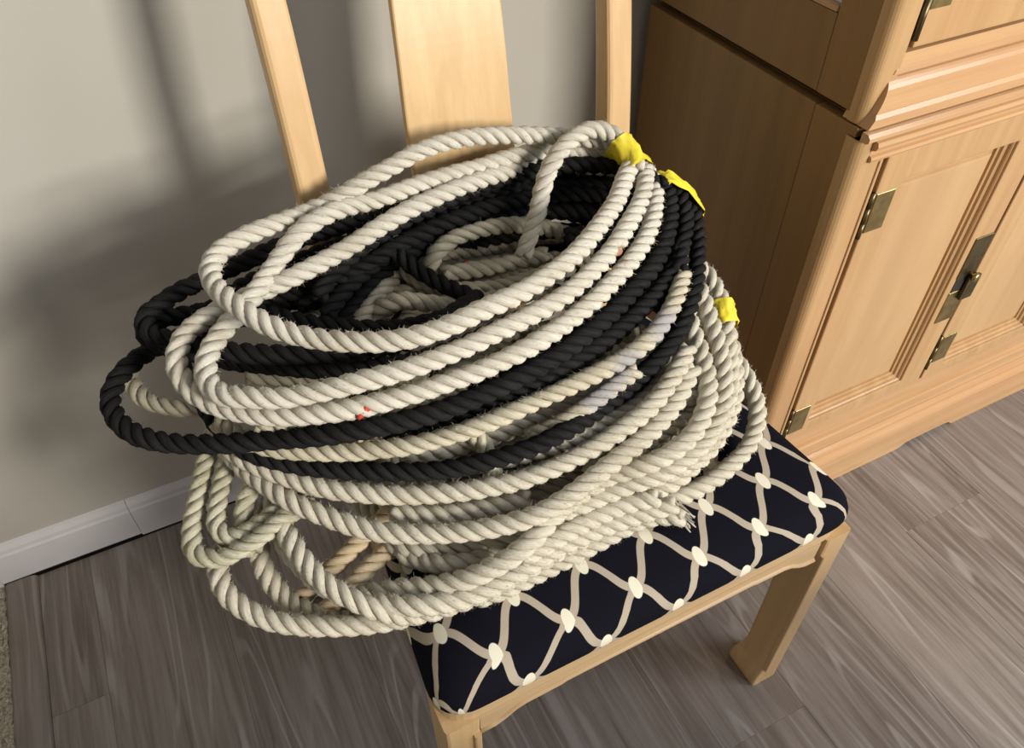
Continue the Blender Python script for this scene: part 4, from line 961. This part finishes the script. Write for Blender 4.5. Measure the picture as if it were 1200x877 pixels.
    [(0.332,0.659,0.605), (0.302,0.659,0.606), (0.272,0.656,0.607), (0.242,0.649,0.607), (0.214,0.638,0.607), (0.187,0.625,0.606), (0.161,0.609,0.604), (0.138,0.590,0.602), (0.121,0.565,0.601), (0.120,0.535,0.599), (0.135,0.510,0.599), (0.160,0.492,0.600), (0.187,0.480,0.601), (0.216,0.471,0.602), (0.245,0.464,0.604), (0.275,0.460,0.605), (0.305,0.457,0.606), (0.336,0.457,0.607), (0.366,0.459,0.607), (0.395,0.465,0.607), (0.423,0.476,0.606), (0.448,0.494,0.605), (0.465,0.518,0.603), (0.469,0.548,0.600), (0.462,0.577,0.599), (0.447,0.603,0.599), (0.426,0.625,0.600), (0.401,0.641,0.602)],
    [(0.463,0.560,0.512), (0.449,0.586,0.510), (0.426,0.604,0.508), (0.400,0.618,0.506), (0.372,0.629,0.505), (0.344,0.638,0.504), (0.315,0.644,0.504), (0.286,0.647,0.504), (0.256,0.647,0.505), (0.227,0.643,0.506), (0.199,0.635,0.508), (0.172,0.622,0.510), (0.150,0.602,0.511), (0.136,0.576,0.512), (0.132,0.547,0.511), (0.142,0.520,0.509), (0.163,0.500,0.507), (0.190,0.487,0.505), (0.219,0.480,0.504), (0.248,0.476,0.504), (0.278,0.476,0.504), (0.307,0.478,0.505), (0.336,0.483,0.506), (0.365,0.489,0.507), (0.394,0.497,0.509), (0.421,0.508,0.511), (0.446,0.524,0.512)],
    [(0.421,0.598,0.529), (0.397,0.616,0.528), (0.370,0.629,0.528), (0.342,0.638,0.529), (0.313,0.644,0.530), (0.284,0.645,0.532), (0.255,0.643,0.533), (0.226,0.636,0.534), (0.198,0.625,0.536), (0.173,0.610,0.536), (0.151,0.590,0.535), (0.134,0.566,0.533), (0.132,0.537,0.530), (0.149,0.514,0.529), (0.175,0.500,0.528), (0.203,0.491,0.528), (0.232,0.486,0.529), (0.262,0.483,0.530), (0.291,0.483,0.532), (0.321,0.484,0.533), (0.350,0.487,0.534), (0.379,0.493,0.535), (0.407,0.502,0.536), (0.433,0.516,0.536), (0.450,0.540,0.534), (0.447,0.568,0.532)],
    [(0.369,0.629,0.555), (0.340,0.637,0.557), (0.310,0.640,0.558), (0.280,0.639,0.559), (0.250,0.634,0.560), (0.221,0.626,0.560), (0.192,0.614,0.559), (0.166,0.600,0.557), (0.142,0.581,0.555), (0.131,0.554,0.553), (0.144,0.527,0.552), (0.170,0.511,0.553), (0.198,0.501,0.554), (0.228,0.493,0.556), (0.257,0.489,0.558), (0.288,0.486,0.559), (0.318,0.485,0.560), (0.348,0.487,0.560), (0.378,0.493,0.560), (0.406,0.504,0.558), (0.429,0.523,0.556), (0.438,0.552,0.554), (0.430,0.580,0.552), (0.411,0.604,0.553)],
    [(0.290,0.632,0.584), (0.261,0.629,0.583), (0.231,0.623,0.582), (0.203,0.615,0.580), (0.175,0.605,0.578), (0.150,0.589,0.576), (0.136,0.564,0.576), (0.147,0.537,0.578), (0.171,0.520,0.580), (0.198,0.508,0.582), (0.226,0.498,0.583), (0.255,0.491,0.584), (0.284,0.486,0.584), (0.314,0.485,0.583), (0.343,0.488,0.582), (0.372,0.495,0.581), (0.399,0.509,0.579), (0.419,0.529,0.577), (0.430,0.557,0.576), (0.426,0.586,0.578), (0.407,0.608,0.580), (0.381,0.622,0.582), (0.352,0.629,0.583)],
    [(0.110,0.540,0.579), (0.128,0.517,0.579), (0.154,0.502,0.577), (0.181,0.493,0.576), (0.210,0.487,0.574), (0.240,0.484,0.573), (0.269,0.483,0.572), (0.299,0.484,0.571), (0.328,0.486,0.571), (0.357,0.491,0.571), (0.386,0.496,0.572), (0.415,0.504,0.573), (0.443,0.513,0.574), (0.470,0.525,0.576)],
    [(0.118,0.540,0.600), (0.130,0.515,0.597), (0.155,0.501,0.595), (0.183,0.493,0.594), (0.212,0.488,0.593), (0.241,0.486,0.593), (0.270,0.486,0.593), (0.299,0.487,0.594), (0.328,0.489,0.594), (0.357,0.493,0.596), (0.385,0.497,0.597), (0.414,0.503,0.599), (0.442,0.511,0.600), (0.467,0.525,0.601)],
    [(0.120,0.540,0.619), (0.134,0.515,0.616), (0.161,0.502,0.615), (0.191,0.495,0.615), (0.221,0.491,0.616), (0.252,0.489,0.617), (0.282,0.488,0.618), (0.313,0.488,0.620), (0.343,0.490,0.621), (0.374,0.493,0.622), (0.404,0.499,0.623), (0.433,0.508,0.623), (0.458,0.525,0.622)],
]
ROPES['hang'] = [
    [(-0.035,0.647,0.600), (-0.049,0.626,0.588), (-0.062,0.605,0.578), (-0.074,0.583,0.569), (-0.086,0.559,0.561), (-0.089,0.534,0.555), (-0.069,0.518,0.555), (-0.044,0.513,0.563), (-0.018,0.514,0.572), (0.008,0.521,0.577), (0.034,0.526,0.581)],
    [(-0.014,0.634,0.602), (-0.028,0.616,0.589), (-0.041,0.595,0.580), (-0.053,0.573,0.573), (-0.062,0.549,0.565), (-0.050,0.530,0.563), (-0.024,0.530,0.567), (0.001,0.536,0.572), (0.026,0.544,0.574)],
    [(0.010,0.578,0.600), (-0.011,0.573,0.585), (-0.029,0.559,0.571), (-0.037,0.539,0.556), (-0.035,0.515,0.545)],
]
ROPES['tan'] = [
    [(-0.027,0.478,0.481), (-0.006,0.477,0.496), (0.016,0.479,0.507), (0.039,0.485,0.516), (0.062,0.493,0.522), (0.085,0.501,0.528), (0.107,0.503,0.539), (0.131,0.499,0.546), (0.155,0.491,0.548)],
    [(-0.013,0.442,0.488), (0.009,0.445,0.500), (0.031,0.450,0.510), (0.054,0.459,0.515), (0.077,0.468,0.518), (0.101,0.474,0.524), (0.121,0.470,0.539)],
]


def catmull(C, ds):
    C = np.array(C, float)
    Q = np.vstack([2 * C[0] - C[1], C, 2 * C[-1] - C[-2]])
    o = []
    for i in range(1, len(Q) - 2):
        p0, p1, p2, p3 = Q[i - 1:i + 3]
        for t in np.linspace(0, 1, 10, endpoint=False):
            o.append(0.5 * (2 * p1 + (p2 - p0) * t + (2 * p0 - 5 * p1 + 4 * p2 - p3) * t * t + (3 * p1 - p0 - 3 * p2 + p3) * t ** 3))
    o.append(C[-1])
    o = np.array(o)
    s = np.r_[0, np.cumsum(np.linalg.norm(np.diff(o, axis=0), axis=1))]
    n = max(6, int(s[-1] / ds))
    u = np.linspace(0, s[-1], n)
    return np.array([np.interp(u, s, o[:, k_]) for k_ in range(3)]).T, u


def frames(L):
    T = np.gradient(L, axis=0)
    T /= np.linalg.norm(T, axis=1)[:, None]
    n0 = np.cross(T[0], [0.3, 0.2, 0.93])
    n0 /= np.linalg.norm(n0)
    Nn = [n0]
    for k_ in range(1, len(L)):
        n = Nn[-1] - T[k_] * (Nn[-1] @ T[k_])
        Nn.append(n / np.linalg.norm(n))
    Nn = np.array(Nn)
    return T, Nn, np.cross(T, Nn)


def tube(L, rad, Nn, Bn, vlen, sides):
    a = np.arange(sides) * 2 * math.pi / sides
    V = L[:, None, :] + rad[:, None, None] * (np.cos(a)[None, :, None] * Nn[:, None, :] + np.sin(a)[None, :, None] * Bn[:, None, :])
    n = len(L)
    V = V.reshape(-1, 3)
    idx = np.arange(n * sides).reshape(n, sides)
    nx_ = np.roll(idx, -1, axis=1)
    F = np.stack([idx[:-1], nx_[:-1], nx_[1:], idx[1:]], axis=-1).reshape(-1, 4)
    me_ = bpy.data.meshes.new('strand')
    faces = F.tolist() + [idx[0][::-1].tolist(), idx[-1].tolist()]
    me_.from_pydata(V.tolist(), [], faces)
    uvl_ = me_.uv_layers.new(name='UVMap')
    lv = np.empty(len(me_.loops), dtype=np.int32)
    me_.loops.foreach_get('vertex_index', lv)
    uu = (lv % sides) / sides
    wrap = np.zeros(len(lv))
    li = np.arange(len(F) * 4)
    last = (li % 4 == 1) | (li % 4 == 2)
    wrap[:len(li)] = np.where(last & (uu[:len(li)] == 0), 1.0, 0.0)
    uvs = np.stack([uu + wrap, vlen[lv // sides]], axis=1)
    uvl_.data.foreach_set('uv', uvs.ravel())
    me_.update()
    return me_


FUZZ = {}


def laid_rope(name, C, R, mat, parent, fuzz=0.0):
    L, s = catmull(C, 0.0034)
    T, Nn, Bn = frames(L)
    ph0 = rng.random() * 6.28
    core = tube(L, np.full(len(L), R * 0.30), Nn, Bn, s, 5)
    turn = link(name, core, mat, parent, True)
    rs = R * 0.480
    ro = R * 0.524
    wob = 1 + 0.06 * np.interp(s, np.arange(0, s[-1] + 0.06, 0.05), rng.normal(size=len(np.arange(0, s[-1] + 0.06, 0.05))))
    for k_ in range(3):
        ph = ph0 + 2 * math.pi * k_ / 3 + 2 * math.pi * s / (R * 4.2)
        off = np.cos(ph)[:, None] * Nn + np.sin(ph)[:, None] * Bn
        P_ = L + ro * off
        Tk = np.gradient(P_, axis=0)
        Tk /= np.linalg.norm(Tk, axis=1)[:, None]
        N2 = off - Tk * np.sum(off * Tk, axis=1)[:, None]
        N2 /= np.linalg.norm(N2, axis=1)[:, None]
        B2 = np.cross(Tk, N2)
        st = link('strand', tube(P_, rs * wob, N2, B2, s, 9), mat, turn, True)
        if fuzz:
            n = int(s[-1] * 900 * fuzz)
            ii = rng.integers(0, len(L), n)
            aa = rng.random(n) * 2.6 - 1.3
            dirn = np.cos(aa)[:, None] * N2[ii] + np.sin(aa)[:, None] * B2[ii]
            base = P_[ii] + dirn * (rs * 0.96)
            tip = base + (dirn * (0.5 + rng.random(n))[:, None] + Tk[ii] * rng.normal(size=n)[:, None] * 1.1 + rng.normal(size=(n, 3)) * 0.35) * 0.0026
            side = np.cross(dirn, Tk[ii]) * 0.00022
            FUZZ.setdefault(parent.name, []).append((base - side, base + side, tip, mat, parent))
    return turn


def flush_fuzz():
    for nm, lst in FUZZ.items():
        V = []
        for b0, b1, tp, mat, par in lst:
            V.append(np.stack([b0, b1, tp], axis=1).reshape(-1, 3))
        V = np.concatenate(V)
        me_ = bpy.data.meshes.new('fibres')
        me_.from_pydata(V.tolist(), [], np.arange(len(V)).reshape(-1, 3).tolist())
        o = link('loose_fibres', me_, lst[0][3], lst[0][4])
        o['kind'] = 'stuff'


def tape_band(parent, mat, paths, center, length, R, axis_path=0, wr=0.0012, tail=None):
    """strip of tape wound round a bundle: hull of the rope sections at a few stations"""
    Ls = [catmull(C, 0.003)[0] for C in paths]
    A = Ls[axis_path]
    i0 = int(np.argmin(np.linalg.norm(A - np.array(center), axis=1)))
    T = np.gradient(A, axis=0)
    T /= np.linalg.norm(T, axis=1)[:, None]
    rings = []
    nst = 9
    for q_ in range(nst):
        s_off = (q_ / (nst - 1) - 0.5) * length
        base = A[i0] + T[i0] * s_off
        t_ = T[i0]
        e1 = np.cross(t_, [0.1, 0.2, 0.97])
        e1 /= np.linalg.norm(e1)
        e2 = np.cross(t_, e1)
        pts = []
        for L in Ls:
            dpl = (L - base) @ t_
            near = np.linalg.norm(L - base, axis=1) < 0.075
            if not near.any():
                continue
            cand = np.where(near)[0]
            j = cand[np.argmin(np.abs(dpl[cand]))]
            pts.append(((L[j] - base) @ e1, (L[j] - base) @ e2))
        cx_ = np.mean([p[0] for p in pts])
        cy_ = np.mean([p[1] for p in pts])
        ring = []
        for k_ in range(28):
            a = 2 * math.pi * k_ / 28
            d_ = (math.cos(a), math.sin(a))
            sup = max((p[0] - cx_) * d_[0] + (p[1] - cy_) * d_[1] for p in pts) + R + 0.0022
            ring.append((a, sup))
        # support function -> hull vertices
        h = np.array([r_[1] for r_ in ring])
        dh = (np.roll(h, -1) - np.roll(h, 1)) / (2 * 2 * math.pi / 28)
        hp = []
        for (a, _), hh, dd in zip(ring, h, dh):
            w_ = wr * rng.normal()
            hp.append(base + e1 * (cx_ + (hh + w_) * math.cos(a) - dd * math.sin(a)) + e2 * (cy_ + (hh + w_) * math.sin(a) + dd * math.cos(a)))
        rings.append([tuple(p) for p in hp])
    return loft('tape_band', rings, mat, parent, True, False)


SPEC = [
    ('white_top', 'rope_coil', 'clean white twisted rope coiled on top of the pile, bound with yellow tape', 'rope_white_top', 0.6, 0.0108),
    ('black', 'rope_coil', 'black twisted rope coiled through the middle of the pile', 'rope_black', 0.25, 0.0108),
    ('white_mid', 'rope_coil', 'off-white rope woven between and inside the black turns, with lilac-grey stains', 'rope_white_mid', 0.5, 0.0106),
    ('white_low', 'rope_coil', 'weathered white rope coil at the bottom of the pile lying on the cushion', 'rope_white_low', 1.1, 0.0114),
    ('hang', 'rope_loop', 'greenish stained white rope loops drooping off the chair side towards the skirting', 'rope_white_stained', 0.7, 0.0104),
    ('tan', 'rope_length', 'short tan rope pieces showing beneath the lowest white turns', 'rope_tan', 0.4, 0.0110),
]
ROOTS = {}
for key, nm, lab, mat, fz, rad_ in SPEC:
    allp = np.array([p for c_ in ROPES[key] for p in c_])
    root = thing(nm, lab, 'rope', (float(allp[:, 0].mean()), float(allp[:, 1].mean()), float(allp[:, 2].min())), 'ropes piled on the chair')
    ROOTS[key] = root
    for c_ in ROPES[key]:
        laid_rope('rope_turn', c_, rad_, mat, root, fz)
flush_fuzz()

wt, bk, lw, mid = ROPES['white_top'], ROPES['black'], ROPES['white_low'], ROPES['white_mid']
o = tape_band(ROOTS['white_top'], 'yellow_tape', [wt[0], wt[1], wt[2]], wt[0][1], 0.038, 0.0108)
o['label'] = 'yellow tape band'
o = tape_band(ROOTS['black'], 'yellow_tape', [bk[0], bk[1], bk[3]], bk[3][1], 0.026, 0.0108)
o['label'] = 'yellow tape band'

o = tape_band(ROOTS['white_low'], 'yellow_tape', [lw[4], lw[7]], (0.563, 0.535, 0.618), 0.030, 0.0114)
o['label'] = 'yellow tape band'


# frayed end lying on the cushion
def frayed(parent, mat, base, dirn, n=50, ln=0.021):
    vs_, fs = [], []
    d = np.array(dirn, float)
    d /= np.linalg.norm(d)
    for q_ in range(n):
        b0 = np.array(base) + rng.normal(size=3) * 0.0028
        dv = d + rng.normal(size=3) * 0.13
        bend = rng.normal(size=3) * 0.5
        r = 0.0022
        pts = [b0 + dv * ln * t + bend * ln * 0.35 * t * t for t in (0, 0.33, 0.66, 1.0)]
        for k_, p in enumerate(pts):
            rr = r * (1 - 0.65 * k_ / 3)
            for a in range(4):
                vs_.append((p[0] + rr * math.cos(a * math.pi / 2), p[1] + rr * math.sin(a * math.pi / 2), max(p[2], 0.492)))
        o0 = len(vs_) - 16
        for k_ in range(3):
            for a in range(4):
                fs.append((o0 + k_ * 4 + a, o0 + k_ * 4 + (a + 1) % 4, o0 + k_ * 4 + 4 + (a + 1) % 4, o0 + k_ * 4 + 4 + a))
    o = link('frayed_end', mesh_from(vs_, fs), mat, parent, True)
    o['kind'] = 'stuff'
    return o


frayed(ROOTS['white_low'], 'rope_white_low', (0.402, 0.388, 0.508), (0.15, -0.95, -0.12))

# little red scraps caught in the rope
for p in ((0.1015, 0.5005, 0.708), (0.283, 0.690, 0.680)):
    rg = []
    for k_ in range(7):
        t = k_ / 6 - 0.5
        rg.append([(p[0] + t * 0.018, p[1] + 0.0035 * math.cos(a) + 0.004 * t, p[2] + 0.005 * math.sin(a) * (1.1 - abs(t)) + 0.006 * t) for a in [q_ * math.pi / 4 for q_ in range(8)]])
    loft('red_whipping', rg, 'red_scrap', ROOTS['white_mid'], True)
